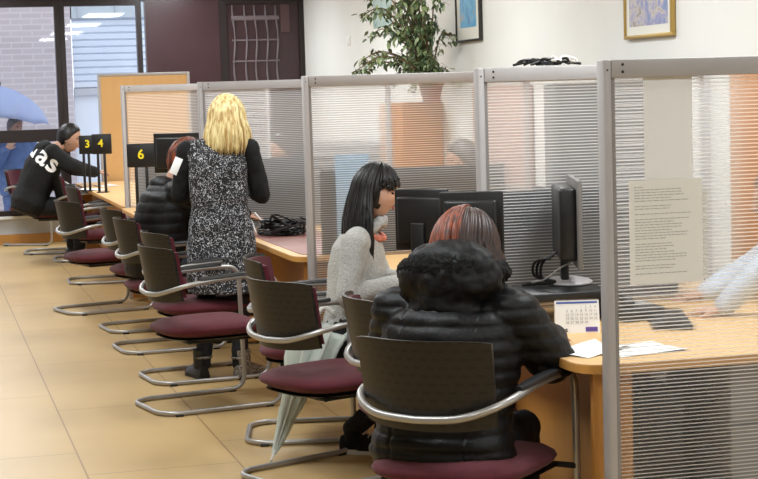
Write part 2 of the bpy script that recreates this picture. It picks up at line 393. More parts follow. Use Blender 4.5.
def text_bm(body, size, depth=0.0008, bold=0.0, align='CENTER', space=1.0, shear=0.0):
    c = bpy.data.curves.new('t', 'FONT'); c.body = body; c.size = size; c.extrude = depth; c.offset = bold; c.align_x = align; c.align_y = 'CENTER'; c.space_character = space; c.shear = shear
    c.resolution_u = 3
    o = bpy.data.objects.new('t', c); COL.objects.link(o); dg = bpy.context.evaluated_depsgraph_get(); dg.update()
    me = bpy.data.meshes.new_from_object(o.evaluated_get(dg)); bpy.data.objects.remove(o)
    b = bmn(); b.from_mesh(me); bpy.data.meshes.remove(me); return b
def basis(x, y, z, o): m = Matrix((x, y, z)).transposed().to_4x4(); m.translation = o; return m

# ------------------------------------------------------------ the room
YE = at_s(0, 200, 84.5).y; YE = 19.7
XW = at_y(305, 60, YE).x
CEIL = 3.0
b = bmn(); box(b, (-6, -3, -0.05), (XW+0.15, YE+0.2, 0)); struct('floor', b, M_floor)
b = bmn(); box(b, (-6, -3, CEIL), (XW+0.15, YE+0.2, CEIL+.1)); struct('ceiling', b, M_ceil)
b = bmn(); box(b, (XW, -3, 0), (XW+0.15, YE+0.2, CEIL)); struct('wall_right', b, M_white)
b = bmn(); box(b, (-6.15, -3.15, 0), (-6, YE+.2, CEIL)); struct('wall_left', b, M_white)
b = bmn(); box(b, (-6.15, -3.15, 0), (XW+.15, -3, CEIL)); struct('wall_back', b, M_white)
def ex(px, py=60): return at_y(px, py, YE).x
def ez(px, py): return at_y(px, py, YE).z
SILL = ez(30, 210)
xa, xb, xc, xd, xe, xf, xg = ex(-300), ex(56), ex(66), ex(138), ex(147), ex(225), ex(302)
zt = ez(30, 7)
b = bmn()
box(b, (-6, YE, 0), (xe, YE+.2, SILL-.06)); struct('wall_end', b, M_plinth)
b = bmn(); box(b, (-6, YE, zt+.05), (XW, YE+.2, CEIL)); struct('wall_end_header', b, M_darkframe)
b = bmn(); box(b, (-6, YE-.02, 0), (xe, YE, 0.11)); struct('baseboard_end', b, M_beechdk)
# windows
def window(n, x0, x1, z0, z1, mid=None, fr=.055):
    root = bpy.data.objects.new('window_%d' % n, None); COL.objects.link(root); root.location = ((x0+x1)/2, YE, 0); root['kind'] = 'structure'
    c = (x0+x1)/2
    b = bmn()
    box(b, (x0-c-fr, -.03, z0-.06), (x1-c+fr, .09, z0)); box(b, (x0-c-fr, -.03, z1), (x1-c+fr, .09, z1+.06))
    box(b, (x0-c-fr, -.03, z0), (x0-c, .09, z1)); box(b, (x1-c, -.03, z0), (x1-c+fr, .09, z1))
    if mid: box(b, (x0-c, -.03, mid-.07), (x1-c, .09, mid+.07))
    obj('window_frame', b, M_darkframe, root, False)
    b = bmn(); box(b, (x0-c, .03, z0), (x1-c, .036, z1)); obj('pane', b, M_glass, root, False)
    return root
midz = ez(30, 136)
window(1, xa, xb, SILL, zt, midz)
window(2, xc, xd, SILL, zt, None, .055)
b = bmn(); box(b, (xa+.06, YE-.06, SILL-.09), (xe, YE+.02, SILL-.06)); struct('trim_sill', b, M_white)
b = bmn(); box(b, (xe, YE, 0), (xf-.03, YE+.12, zt+.05)); struct('wall_end_panel', b, M_darkdoor)
dr = bpy.data.objects.new('door_1', None); COL.objects.link(dr); dr.location = (xf, YE, 0); dr['kind'] = 'structure'
b = bmn(); W_ = XW-xf; box(b, (-.03, .02, 0), (W_, .1, zt+.05)); obj('door_leaf', b, M_darkdoor, dr, False)
b = bmn(); box(b, (-.05, -.02, 0), (.03, .12, zt+.05)); box(b, (W_-.06, -.02, 0), (W_, .12, zt+.05)); box(b, (.03, -.02, zt), (W_-.06, .12, zt+.05)); obj('door_frame', b, M_darkframe, dr, False)
# lattice mirrored in the dark door, its reflection modelled as pale wavy bars
b = bmn()
for k, px in enumerate((235, 247, 257, 268, 278)):
    x = ex(px)-xf; z0 = .9; z1 = ez(px, 5)
    pts = []; rs = []
    for i in range(60):
        z = z0+(z1-z0)*i/59; pts.append((x+.012*math.sin(z*9), .012, z)); rs.append(.014+.012*abs(math.sin(z*9.5)))
    tube(b, pts, rs, 8, flat=.5)
for py in (18, 40, 61, 85):
    z = ez(255, py); tube(b, [(ex(233)-xf, .012, z), (ex(280)-xf, .012, z)], .010 if py != 18 else .03, 8, flat=1)
la = obj('lattice_reflection', b, M_lattice_refl, dr)
b = bmn(); box(b, (ex(282)-xf, .008, ez(285, 32)), (ex(291)-xf, .02, ez(285, 4))); obj('door_plate', b, mat('dull_red_plate', srgb(84, 60, 62), .4), dr, False)

# outside: brick wall, shutter, street
b = bmn(); box(b, (-12, YE+.2, -.6), (12, YE+14, -.4)); struct('ground_street', b, M_pave)
YB = YE+5.5
bx1 = at_y(72, 60, YB).x
b = bmn(); box(b, (-7, YB, -.6), (bx1, YB+.3, 6)); struct('wall_brick_outside', b, M_brick)
sh = thing('roller_shutter', 'white horizontal slat roller shutter seen through the second window', 'shutter', (bx1+2, YB+.1, -.4))
b = bmn(); zb = at_y(100, 88, YB+.1).z+.4; ztp = at_y(100, 18, YB+.1).z+.4
z = zb
while z < ztp:
    c = [(-1.98, -.0, z), (-1.98, -.035, z+.02), (-1.98, -.035, z+.085), (-1.98, 0, z+.1)]
    put(b, c+[(2, y, zz) for _, y, zz in c], [(0, 1, 5, 4), (1, 2, 6, 5), (2, 3, 7, 6)]); z += .1
obj('slats', b, M_shutter, sh, False)
b = bmn(); box(b, (-1.98, -.06, zb-.1), (2, .06, zb)); obj('bottom_rail', b, M_plinth, sh, False)
b = bmn(); box(b, (-1.98, -.1, ztp), (2, .3, 5.4)); obj('lintel', b, mat('grey_render', srgb(196, 204, 206), .8), sh, False)
b = bmn(); box(b, (-1.98, .02, 0), (2, .1, zb-.1)); obj('lower_panel', b, mat('white_lower_panel', srgb(236, 240, 244), .6), sh, False)
for xx in (-1.9, -1.35, -.75, -.2):
    b = bmn(); box(b, (xx, -.13, ztp), (xx+.02, -.1, ztp+.5)); obj('joint_strip', b, M_plinth, sh, False)

# ceiling lamps
for i, (x, y) in enumerate(LAMPS):
    if i == 0:
        t = thing('ceiling_light', 'rectangular louvred ceiling light above the office', 'light', (x, y, CEIL), 0, 'ceiling lights')
        b = bmn(); box(b, (-.32, -.62, -.05), (.32, .62, 0)); obj('housing', b, M_white, t, False)
        b = bmn(); box(b, (-.28, -.58, -.056), (.28, .58, -.05))
        me_ = bpy.data.materials.new('lamp_glow'); me_.use_nodes = True; n = me_.node_tree.nodes['Principled BSDF']
        n.inputs['Emission Color'].default_value = (1, .96, .9, 1); n.inputs['Emission Strength'].default_value = 3
        obj('diffuser', b, me_, t, False); lamp0 = t
    else: t = dup(lamp0, (x, y, CEIL), 0, 'rectangular louvred ceiling light above the office', 'ceiling lights')
    l = bpy.data.lights.new('lamp', 'AREA'); l.shape = 'RECTANGLE'; l.size = .56; l.size_y = 1.16; l.energy = LAMP_W*(1.15 if y < 3 else 1)*(.72 if x > 2 else 1.12); l.color = (.88, .95, 1.0)
    lo = bpy.data.objects.new('lamp', l); COL.objects.link(lo); lo.parent = t; lo.location = (0, 0, -.07)

# ------------------------------------------------------------ partitions
PW = 1.15
def partition(px, pytop, s, label, width=PW, xr=None):
    p = at_s(px, pytop, s); h = p.z
    t = thing('partition_screen', label, 'partition', (p.x, p.y, 0), 0, None)
    bar = .056; pw = .027
    w = width
    # hollow posts
    b = bmn(); rbox(b, (-pw/2, -.028, 0), (pw/2, .028, h), .006); obj('post', b, M_alu, t, auto=False)
    b = bmn(); box(b, (pw/2, -.012, 0.02), (pw/2+.016, .012, h-bar)); obj('glazing_channel', b, M_alu_dk, t, False)
    b = bmn(); rbox(b, (w-pw/2, -.028, 0), (w+pw/2, .028, h), .006); obj('post', b, M_alu, t, auto=False)
    b = bmn(); rbox(b, (pw/2+.001, -.024, h-bar), (w-pw/2, .024, h-.001), .003); r_ = obj('top_rail', b, M_alu, t, auto=False)
    for sx, sy, sz, sr in ((pw/2+.038, -.0245, h-.016, .0045), (pw/2+.038, -.0245, h-.038, .0045), (0, -.029, h-.032, .003)):
        b = bmn(); ell(b, (sx, sy, sz), (sr, .003, sr), nu=10, nv=6); obj('screw', b, M_blackm, t)
    b = bmn(); rbox(b, (pw/2, -.02, 0.04), (w-pw/2, .02, .09), .003); obj('bottom_rail', b, M_alu, t, auto=False)
    b = bmn(); y = 0; put(b, [(pw/2+.02, y, .09), (w-pw/2, y, .09), (w-pw/2, y, h-bar), (pw/2+.02, y, h-bar)], [(0, 1, 2, 3)])
    obj('ribbed_sheet', b, M_panel, t, False)
    return t, p
P1, p1 = partition(603.5, 59.7, 330, 'nearest ribbed translucent screen, at the right, with printed notices taped on it')
P2, p2 = partition(478.5, 68, 258, 'ribbed translucent screen behind the edge-on monitor, black cable on its rail', .95)
P3, p3 = partition(304.5, 76, 190, 'ribbed translucent screen behind the woman in the pale grey sweater', 1.23)
P4, p4 = partition(199.5, 82, 155, 'ribbed translucent screen right behind the standing blonde woman', 1.25)
P5, p5 = partition(122, 85.5, 125, 'farthest ribbed translucent screen, behind the number 6 sign', 1.17)
# wooden partition at the far end
q = at_s(97, 74, 94); hq = q.z
t = thing('wooden_partition', 'orange wood partition board in grey frame, far end of the row', 'partition', (q.x, q.y, 0))
wq = at_s(193, 72, 94).x-q.x
b = bmn(); rbox(b, (0, -.02, 0), (.03, .02, hq), .004); obj('post', b, M_alu, t, auto=False)
b = bmn(); rbox(b, (wq-.03, -.02, 0), (wq, .02, hq), .004); obj('post', b, M_alu, t, auto=False)
b = bmn(); rbox(b, (.03, -.02, hq-.03), (wq-.03, .02, hq), .004); obj('top_rail', b, M_alu, t, auto=False)
b = bmn(); box(b, (.03, -.012, 0), (wq-.03, .012, hq-.03)); obj('board', b, M_oak, t, False)
# ------------------------------------------------------------ desks
DH = .74
def desk(Y0, Y1, X0, label, inlay=False, D=.85):
    t = thing('office_desk', label, 'desk', (X0, Y0, 0))
    L = Y1-Y0
    out = rounded([(0, .25, 0), (0, 0.0, 0), (D*.5, 0, 0)], .06, 5)
    outline = rounded([(.3, 0, 0), (0, 0, 0), (0, L, 0), (.3, L, 0)], .12, 8) + [V((1.25, L, 0)), V((1.25, 0, 0))]
    b = bmn(); rings_to_mesh(b, [[p+V((0, 0, z)) for p in outline] for z in (DH-.03, DH)]); obj('desk_top', b, M_beech, t, True)
    b = bmn(); rings_to_mesh(b, [[V(((p.x-.6)*1.001+.6-.0015, (p.y-L/2)*1.001+L/2, z)) for p in outline] for z in (DH-.028, DH-.004)]); obj('edge_band', b, mat('edge_band', srgb(206, 152, 80), .4), t, True)
    if inlay:
        o2 = rounded([(.5, .05, 0), (.06, .08, 0), (.05, L-.1, 0), (.5, L-.1, 0)], .1, 6)
        b = bmn(); rings_to_mesh(b, [[p+V((0, 0, z)) for p in o2] for z in (DH, DH+.003)]); obj('inlay', b, M_mauve, t, True)
    b = bmn(); box(b, (.06, .06, 0), (1.2, .085, DH-.03)); obj('side_panel', b, M_beechdk, t, False) if False else b.free()
    b = bmn(); box(b, (.06, .06, .02), (.19, .085, DH-.03)); obj('leg', b, M_beechdk, t, False)
    b = bmn(); box(b, (.06, L-.085, .02), (.8, L-.06, DH-.03)); obj('leg', b, M_beechdk, t, False)
    b = bmn(); box(b, (.16, .0855, .12), (.18, L-.0855, DH-.03)); obj('modesty_panel', b, M_beechdk, t, False)
    # grey drawers at the staff end
    b = bmn(); rbox(b, (.55, .12, .03), (.98, .6, DH-.035), .005); dp = obj('drawer_unit', b, M_grey, t, auto=False)
    for z in (.10, .30, .50):
        b = bmn(); rbox(b, (.552, .108, z), (.978, .1195, z+.19), .003); obj('drawer_front', b, M_grey, dp, False)
    return t
XD = 1.93
Y1a = p1.y+.04
D1 = desk(Y1a, p2.y-.06, XD, 'beech desk of the nearest booth with calendar and papers on it')
D2 = desk(p2.y+.06, p3.y-.10, XD+.12, 'beech desk of the second booth, behind the seated person in the black coat')
D3 = desk(p3.y+.0+.04, p4.y-.06, XD-.04, 'beech desk with a mauve inlay, tangled cables lying on it', True)
D4 = desk(p4.y+.06, p5.y-.06, p5.x-.06, 'beech desk behind the blonde woman under the number 6 sign')
D5 = desk(p5.y+.06, q.y-.1, p5.x-.02, 'beech desk at the far end under the signs 3 and 4')

# ------------------------------------------------------------ chairs
def tube_path_frame():
    hw = .265; zr = .014
    left = [(-.02, hw, .672), (.16, hw, .685), (.235, hw, .655), (.245, hw, .56), (.25, hw, .10), (.25, hw, zr), (.12, hw, zr), (-.30, hw*.96, zr)]
    return hw, zr
def make_chair(label):
    t = thing('visitor_chair', label, 'chair')
    hw, zr = .265, .014; r = .0125
    # arms and legs: one bent tube running round the back
    arms_l = [(-.31, 0, .605), (-.295, .13, .612), (-.25, .215, .635), (-.16, hw, .662), (0, hw, .678), (.14, hw, .684)]
    left = catmull(arms_l, 5)
    front_l = rounded([(.14, hw, .684), (.30, hw, .684), (.315, hw, zr), (-.27, hw*.97, zr), (-.335, hw*.7, zr), (-.335, 0, zr)], .085, 7)
    pl = left[:-1] + front_l
    pr = [V((p.x, -p.y, p.z)) for p in pl]
    loop = pl + pr[::-1][1:-1]
    b = bmn(); tube(b, loop, r, 10, closed=True); obj('frame', b, M_chrome, t)
    b = bmn(); tube(b, [(.30, -hw, .36), (.30, hw, .36)], .010, 8); tube(b, [(-.16, -.2, .36), (-.16, .2, .36)], .010, 8)
    for sgn in (-1, 1): tube(b, [(.30, sgn*.19, .36), (-.16, sgn*.19, .36)], .010, 8)
    obj('seat_support', b, M_blackm, t)
    for x in (-.25, .24):
        for sgn in (-1, 1):
            b = bmn(); rbox(b, (x-.02, sgn*hw-.012, 0), (x+.02, sgn*hw+.012, .010), .003); obj('glide', b, M_blackm, t, False)
    # seat: a lens of foam
    b = bmn(); rings = []; n = 40
    def outl(k, sc):
        a = 2*PI*k/n; ca, sa = math.cos(a), math.sin(a); e = 2/3.2
        return (math.copysign(abs(ca)**e, ca)*.29*sc, math.copysign(abs(sa)**e, sa)*.262*sc)
    for sc, z in ((.02, .375), (.6, .372), (.86, .384), (.97, .402), (1.0, .415), (.97, .428), (.86, .444), (.6, .458), (.3, .460), (.02, .459)):
        rings.append([V((outl(k, sc)[0]+.02, outl(k, sc)[1], z - (.022 if outl(k, sc)[0] > .2 else 0)*((outl(k, sc)[0]-.2)/.065 if outl(k, sc)[0] > .2 else 0))) for k in range(n)])
    rings_to_mesh(b, rings); obj('seat', b, M_maroon, t, auto=False)
    b = bmn(); rings = []
    for sc, z in ((.02, .362), (.8, .362), (.9, .374), (.02, .376)): rings.append([V((outl(k, sc)[0]+.02, outl(k, sc)[1], z)) for k in range(n)])
    rings_to_mesh(b, rings); obj('seat_pan', b, M_black, t)
    # backrest: curved shell
    def shell(z0, z1, wtop, wbot, off, th, inset=0):
        b = bmn(); nu, nv = 20, 8; g = []
        for side in (0, 1):
            gg = []
            for j in range(nv+1):
                v = j/nv; z = z0+(z1-z0)*v; ww = wbot+(wtop-wbot)*v
                row = []
                for i in range(nu+1):
                    u = -1+2*i/nu; y = u*ww; x = -.29-(z-.6)*.17+.085*u*u + off + (th if side else 0)
                    zz = z - (.010*abs(u)**6 if j == nv else 0)+(.012*abs(u)**4 if j == 0 else 0)
                    row.append(b.verts.new((x, y, zz)))
                gg.append(row)
            g.append(gg)
        for s_ in (0, 1):
            for j in range(nv):
                for i in range(nu):
                    q = (g[s_][j][i], g[s_][j][i+1], g[s_][j+1][i+1], g[s_][j+1][i]); b.faces.new(q if s_ else q[::-1])
        for j in range(nv):
            b.faces.new((g[0][j][0], g[0][j+1][0], g[1][j+1][0], g[1][j][0])); b.faces.new((g[0][j+1][nu], g[0][j][nu], g[1][j][nu], g[1][j+1][nu]))
        for i in range(nu):
            b.faces.new((g[0][nv][i], g[0][nv][i+1], g[1][nv][i+1], g[1][nv][i])); b.faces.new((g[0][0][i+1], g[0][0][i], g[1][0][i], g[1][0][i+1]))
        return b
    obj('backrest', shell(.565, .85, .235, .225, 0, .012), M_perf, t)
    obj('back_pad', shell(.58, .835, .222, .212, .0122, .022), M_maroon, t)
    for sgn in (-1, 1):
        b = bmn(); pts = catmull([(-.12, sgn*(hw-.003), .684), (0, sgn*hw, .694), (.12, sgn*hw, .699), (.2, sgn*hw, .698)], 4)
        rings = []
        for i, p in enumerate(pts):
            k = i/(len(pts)-1); ww = .024*(1-.5*abs(2*k-1)**3); rings.append([p+V((0, dy*ww, dz)) for dy, dz in ((-1, -.004), (-.8, .006), (0, .01), (.8, .006), (1, -.004), (0, -.008))])
        rings_to_mesh(b, rings); obj('arm_pad', b, M_black, t)
    return t
CH = make_chair('x')
chair_used = [False]
def chair(px, s, heading, label, group=None):
    """px of the seat centre, metre size s, heading = degrees away from image right"""
    p = floor_at(px, 300, s); rz = R_(heading-15)
    if not chair_used[0]:
        chair_used[0] = True; CH.location = p; CH.rotation_euler = (0, 0, rz); CH['label'] = label
        if group: CH['group'] = group
        return CH
    return dup(CH, p, rz, label, group)
G = 'visitor chairs along the desks'
chair(458, 317, 60, 'nearest visitor chair, person in black quilted coat sitting on it', G)
chair(430, 268, 16, 'visitor chair half hidden left of the black quilted coat', G)
chair(327, 240, 37, 'empty maroon chair in front of the clear umbrella, back to camera', G)
chair(315, 214, 2, 'visitor chair of the woman in the pale grey sweater', G)
chair(204, 193, 26, 'empty maroon chair, nearer of the two before the blonde woman', G)
chair(201, 175, 22, 'empty maroon chair, farther of the two before the blonde woman', G)
chair(168, 156, 20, 'visitor chair of the auburn haired person bent over', G)
chair(151, 143, 22, 'empty chair just left of the auburn haired person', G)
chair(103, 131, 30, 'empty maroon chair in front of the man in white lettered jacket', G)
chair(108, 113, 12, 'chair hidden behind the empty maroon chair before the lettered jacket', G)
chair(90, 99, 10, 'chair directly beside the desk of signs 3 and 4', G)
chair(60, 94, 6, 'chair of the man in the white lettered black jacket', G)
chair(40, 88.5, -15, 'farthest visitor chair, beside the low wall under the window', G)
# ------------------------------------------------------------ people
def smooth01(x): x = max(0, min(1, x)); return x*x*(3-2*x)
def head_bm(Mh, s=1.0, jaw=1.0, brow=0.0):
    """head: x forward, y left, z up, centre at the middle of the skull; Mh places it"""
    b = bmn(); nu, nv = 44, 34; grid = []
    G2 = lambda x, c, w: math.exp(-((x-c)/w)**2)
    def P(th, ph):
        x, y, z = math.sin(th)*math.cos(ph), math.sin(th)*math.sin(ph), math.cos(th)
        X, Y, Z = x*.096, y*.076, z*.118
        low = smooth01(-z*1.1)
        Y *= 1-.30*low*jaw*(.6+.4*max(0, x)); 
        if x < 0: X *= 1-.38*low; X *= 1+.04*(1-low)
        fr = max(0, x)
        if fr > 0:
            X *= 1-.06*low
            yn = Y/.076
            X += .006*G2(Z, .032, .012)*fr*G2(yn, 0, .7)                       # brow
            X -= .009*G2(Z, .010, .011)*(G2(yn, .42, .2)+G2(yn, -.42, .2))       # eye sockets
            X += (.006*G2(Z, .010, .016)+.021*G2(Z, -.022, .013)+.012*G2(Z, -.006, .015))*G2(yn, 0, .17)*fr   # nose
            X += .004*G2(Z, -.020, .010)*G2(yn, 0, .33)*fr
            X += .007*(G2(Z, -.052, .006)+G2(Z, -.064, .007))*G2(yn, 0, .32)*fr   # lips
            X -= .003*G2(Z, -.058, .003)*G2(yn, 0, .3)*fr
            X += .009*G2(Z, -.092, .014)*G2(yn, 0, .4)*fr                        # chin
            X += .004*G2(Z, -.018, .016)*(G2(yn, .55, .2)+G2(yn, -.55, .2))*fr    # cheeks
        return V((X, Y, Z))*s
    for j in range(1, nv):
        grid.append([b.verts.new(Mh @ P(PI*j/nv, 2*PI*k/nu)) for k in range(nu)])
    t = b.verts.new(Mh @ P(0, 0)); bo = b.verts.new(Mh @ P(PI, 0))
    for i in range(len(grid)-1):
        for k in range(nu): b.faces.new((grid[i][k], grid[i+1][k], grid[i+1][(k+1) % nu], grid[i][(k+1) % nu]))
    for k in range(nu): b.faces.new((t, grid[0][k], grid[0][(k+1) % nu])); b.faces.new((bo, grid[-1][(k+1) % nu], grid[-1][k]))
    for sg in (-1, 1):       # ears
        e = bmn(); ell(e, (0, 0, 0), (.017, .006, .029), Matrix.Rotation(R_(-12), 3, 'Y')); ell(e, (.004, sg*.004, -.018), (.009, .006, .012))
        merge(b, e, Mh @ Matrix.Translation(V((-.008, sg*.074, -.004))*s) @ Matrix.Rotation(sg*R_(18), 4, 'Z') @ Matrix.Scale(s, 4))
    return b
def hand_bm(W, d, n, sg, curl=.5, sc=1.0, spread=1.0):
    """W wrist, d finger direction, n back-of-hand normal, sg=+1 thumb towards +side"""
    d = V(d).normalized(); n = V(n); n = (n-d*n.dot(d)).normalized(); s = d.cross(n)*sg
    W = V(W); b = bmn()
    loft(b, [(W-d*.03, .017*sc, .024*sc), (W, .016*sc, .025*sc), (W+d*.03*sc, .016*sc, .034*sc), (W+d*.065*sc, .015*sc, .041*sc), (W+d*.088*sc, .012*sc, .040*sc), (W+d*.096*sc, .006*sc, .03*sc)], side=s, n=16)
    for k, (off, L, r) in enumerate(((.029, .072, .0085), (.010, .080, .0088), (-.010, .074, .0083), (-.028, .058, .0072))):
        p = W+d*.078*sc+s*off*sc; dirv = (d+s*off*3.0*spread).normalized(); ang = 0; pts = [W+d*.05*sc+s*off*.8*sc, p]
        for q, f in enumerate((.44, .31, .25)):
            ang += curl*(.55 if q == 0 else .75)*(1+.08*k); dv = dirv*math.cos(ang)-n*math.sin(ang); p = p+dv*L*f*sc; pts.append(p)
        tube(b, pts, [r*sc, r*sc*1.05, r*sc, r*sc*.9, r*sc*.68], 10)
    p = W+d*.022*sc+s*.022*sc; pts = [p-s*.01*sc, p]; dv = (d*.62+s*.75-n*.25).normalized()
    for q, L in enumerate((.034, .030, .024)):
        p = p+dv*L*sc; pts.append(p); dv = (dv+d*.30-n*.22*curl-s*.18).normalized()
    tube(b, pts, [.013*sc, .0135*sc, .0115*sc, .010*sc, .0075*sc], 10)
    return remesh(b, .0042, 3)
def shoe(root, heel, ankle, d, name, matl, sole=None, L=.26, laces=False, high=.09):
    d = V(d); d.z = 0; d.normalize(); h = V(heel); up = UPZ; sd = up.cross(d)
    b = bmn(); z = .018
    secs = [(0, .030, .030, .060), (.03, .036, .036, .075), (.08, .037, .040, .085), (.13, .038, .042, .070), (.18, .030, .046, .052), (.22, .022, .044, .040), (.252, .014, .030, .028), (.262, .006, .012, .018)]
    rings = []
    for x, hz, wz, top in secs:
        c = h+d*(x-.03)*(L/.26); rings.append([c+sd*math.cos(2*PI*k/16)*wz + up*(z+max(0, math.sin(2*PI*k/16))*(top-0)*1.0 + min(0, math.sin(2*PI*k/16))*.004) for k in range(16)])
    rings_to_mesh(b, rings)
    tube(b, [h+d*.035+up*.06, V(h)+d*.03+up*(high+.02)], [.043, .045], 14)
    o = obj(name, b, matl, root)
    b = bmn(); rings = []
    pr = [(-.035, .018), (-.02, .036), (.05, .040), (.10, .040), (.15, .047), (.19, .047), (.225, .034), (.238, .014)]
    ol = [h+d*x*(L/.26)+sd*w_ for x, w_ in pr]+[h+d*x*(L/.26)-sd*w_ for x, w_ in pr[::-1]]
    rings_to_mesh(b, [[p+up*zz for p in ol] for zz in (0, .022)]); obj('sole', b, sole or M_blackm, o)
    if laces:
        b = bmn()
        for k in range(4):
            x = .085+.022*k; zt_ = z+.083-.012*k
            tube(b, [h+d*x+sd*.024+up*(zt_-.010), h+d*(x+.008)+up*(zt_+.002), h+d*x-sd*.024+up*(zt_-.010)], .003, 6)
        obj('laces', b, M_lace, o)
    return o
def hair_locks(bm, Mh, n, az0, az1, zend, thick, seed, side=0, flare=0.0, rx=.108, ry=.090, rz=.132, inward=0.0, part=0.0, drop=0.0):
    """tapering locks from crown over the skull and straight down; az measured from the face, in degrees"""
    rnd = random.Random(seed)
    for i in range(n):
        az = R_(rnd.uniform(az0, az1))*((1 if rnd.random() < .5 else -1) if not side else side); k = rnd.uniform(.95, 1.06)
        ze = zend+rnd.uniform(-.035, .035); pts = []; rs = []; th = thick*rnd.uniform(.7, 1.25)
        az_c = az + (PI-az)*0.0
        for q in range(9):
            el = R_(88)-R_(88+drop)*q/8; pts.append(Mh @ (V((rx*math.cos(el)*math.cos(az), ry*math.cos(el)*math.sin(az), rz*math.sin(el)))*k)); rs.append(th*(.45+.55*q/8))
        last = pts[-1]; c = Mh @ V((-.02, 0, 0)); out = (last-c); out.z = 0; out = out.normalized() if out.length > 1e-5 else V((0, 0, 0))
        top = last.z; H = top-ze
        for q in range(1, 7):
            t = q/6; p = last + out*(flare*math.sin(t*2.2)-inward*t*t) + V((rnd.uniform(-.004, .004), rnd.uniform(-.004, .004), -H*t)); pts.append(p); rs.append(th*(1-.1*t if t < .8 else .9-.75*(t-.8)/.2))
        tube(bm, pts, rs, 7, flat=.6)
def cap_bm(Mh, sc=1.07, front_z=.045, front_x=.035, low=-.06, short=False):
    b = bmn(); ell(b, (0, 0, 0), (1, 1, 1), nu=40, nv=28)
    for v in b.verts:
        x, y, z = v.co; X, Y, Z = x*.100*sc, y*.080*sc, z*.122*sc
        k = 1.0
        if short:
            line = -.075 if X < -.045 else (-.075+(X+.045)*1.1 if X < .0 else (-.026+(X)*1.35))
            k = 1.0 if Z > line else max(.80, 1-(line-Z)*14)
            if k == 1.0: k = 1+.02*mnoise.noise(V((X, Y, Z))*60)
        elif X > front_x and Z < front_z: k = .80
        elif Z < low: k = .74
        v.co = Mh @ (V((X, Y, Z))*k)
    return b
def quilt(bm, A, pitch, zf=None, seam=None):
    bm.normal_update()
    for v in bm.verts:
        c = zf(v.co) if zf else v.co.z
        d = A*(abs(math.sin(PI*c/pitch))**.6-.6)
        if seam: d -= A*.8*math.exp(-((seam(v.co))/.006)**2)
        d += A*.5*mnoise.noise(v.co*14)
        v.co += v.normal*d
def crumple(bm, A, sc=9):
    bm.normal_update()
    for v in bm.verts: v.co += v.normal*A*(mnoise.noise(v.co*sc)+.5*mnoise.noise(v.co*sc*2.3))

def person(label, loc, rz, J, vox=.009, skin=None, hand=(.5, .5), jaw=1.0, hs=1.0, bodyscale=1.0):
    """J: joints in the person's own frame (x forward, y left, z up from the floor)"""
    root = thing('person', label, 'person', loc, rz)
    for k in J:
        if not isinstance(J[k], tuple): J[k] = V(J[k])
    hd, look, pit, til = J['head'], J.get('look', (0,))[0], J.get('pitch', (0,))[0], J.get('tilt', (0,))[0]
    Mh = Matrix.Translation(hd) @ Matrix.Rotation(R_(look), 4, 'Z') @ Matrix.Rotation(R_(pit), 4, 'Y') @ Matrix.Rotation(R_(til), 4, 'X')
    b = bmn(); torso(b, J, 0)
    for s_ in 'lr':
        limb(b, J, s_, 0)
        capsule(b, J['knee_'+s_], J['ankle_'+s_], .050, .034); capsule(b, J['hip_'+s_], J['knee_'+s_], .072, .052)
        capsule(b, J['ankle_'+s_], J['ankle_'+s_]+(V((.11, 0, -.045)) if 'toe' not in J else V(J['toe'])), .030, .022)
    capsule(b, J['neck']-(hd-J['neck'])*.4, Mh @ V((-.022, 0, -.045)), .052, .050)
    body = remesh(b, vox, 6)
    hb = head_bm(Mh, hs, jaw); merge(body, hb)
    for i, s_ in enumerate('lr'):
        if 'hand_'+s_ in J:
            d, nrm = J['hand_'+s_]; merge(body, hand_bm(J['wrist_'+s_], d, nrm, 1 if s_ == 'r' else -1, hand[i]))
    o = obj('body', body, skin or M_skin, root, auto=False)
    e = bmn()
    for sg in (-1, 1):
        q = bmn(); ell(q, (.0755*hs, sg*.031*hs, .010*hs), (.010, .013, .007), nu=12, nv=8); merge(e, q, Mh)
    obj('eyes', e, M_eye, root); e = bmn()
    q = bmn(); ell(q, (.0925*hs, 0, -.058*hs), (.006, .022, .008), nu=14, nv=8); merge(e, q, Mh); obj('lips', e, M_lip, root)
    root.scale = (KS[0],)*3
    return root, Mh
def torso(b, J, t, hem=None, top=True, sc=1.0):
    P, C, N = J['pelvis'], J['chest'], J['neck']; w = J.get('w', (1.0,))[0]
    sd = (J['sh_l']-J['sh_r']).normalized()
    ax = (C-P).normalized()
    secs = []
    if hem: secs += hem
    if not hem: secs.append((P-ax*.09, .085+t, .14*w+t))
    secs += [(P, .118+t, .175*w+t), (P+(C-P)*.35, .108+t, .150*w+t), (P+(C-P)*.7, .118+t, .158*w+t), (C, .122+t, .170*w+t), (C+(N-C)*.45, .110+t, .168*w+t), (C+(N-C)*.78, .078+t, .120*w+t)]
    if top: secs += [(N, .052+t*.7, .058+t*.7)]
    loft(b, [(c, a*sc, d*sc) for c, a, d in secs], side=sd)
def limb(b, J, s_, t):
    S_, E, W_ = J['sh_'+s_], J['elbow_'+s_], J['wrist_'+s_]; C = J['chest']; N = J['neck']
    capsule(b, N+(S_-N)*.25+V((0, 0, -.03)), S_, .050+t, .054+t); capsule(b, S_, E, .052+t, .040+t); capsule(b, E, W_, .040+t, .026+t)
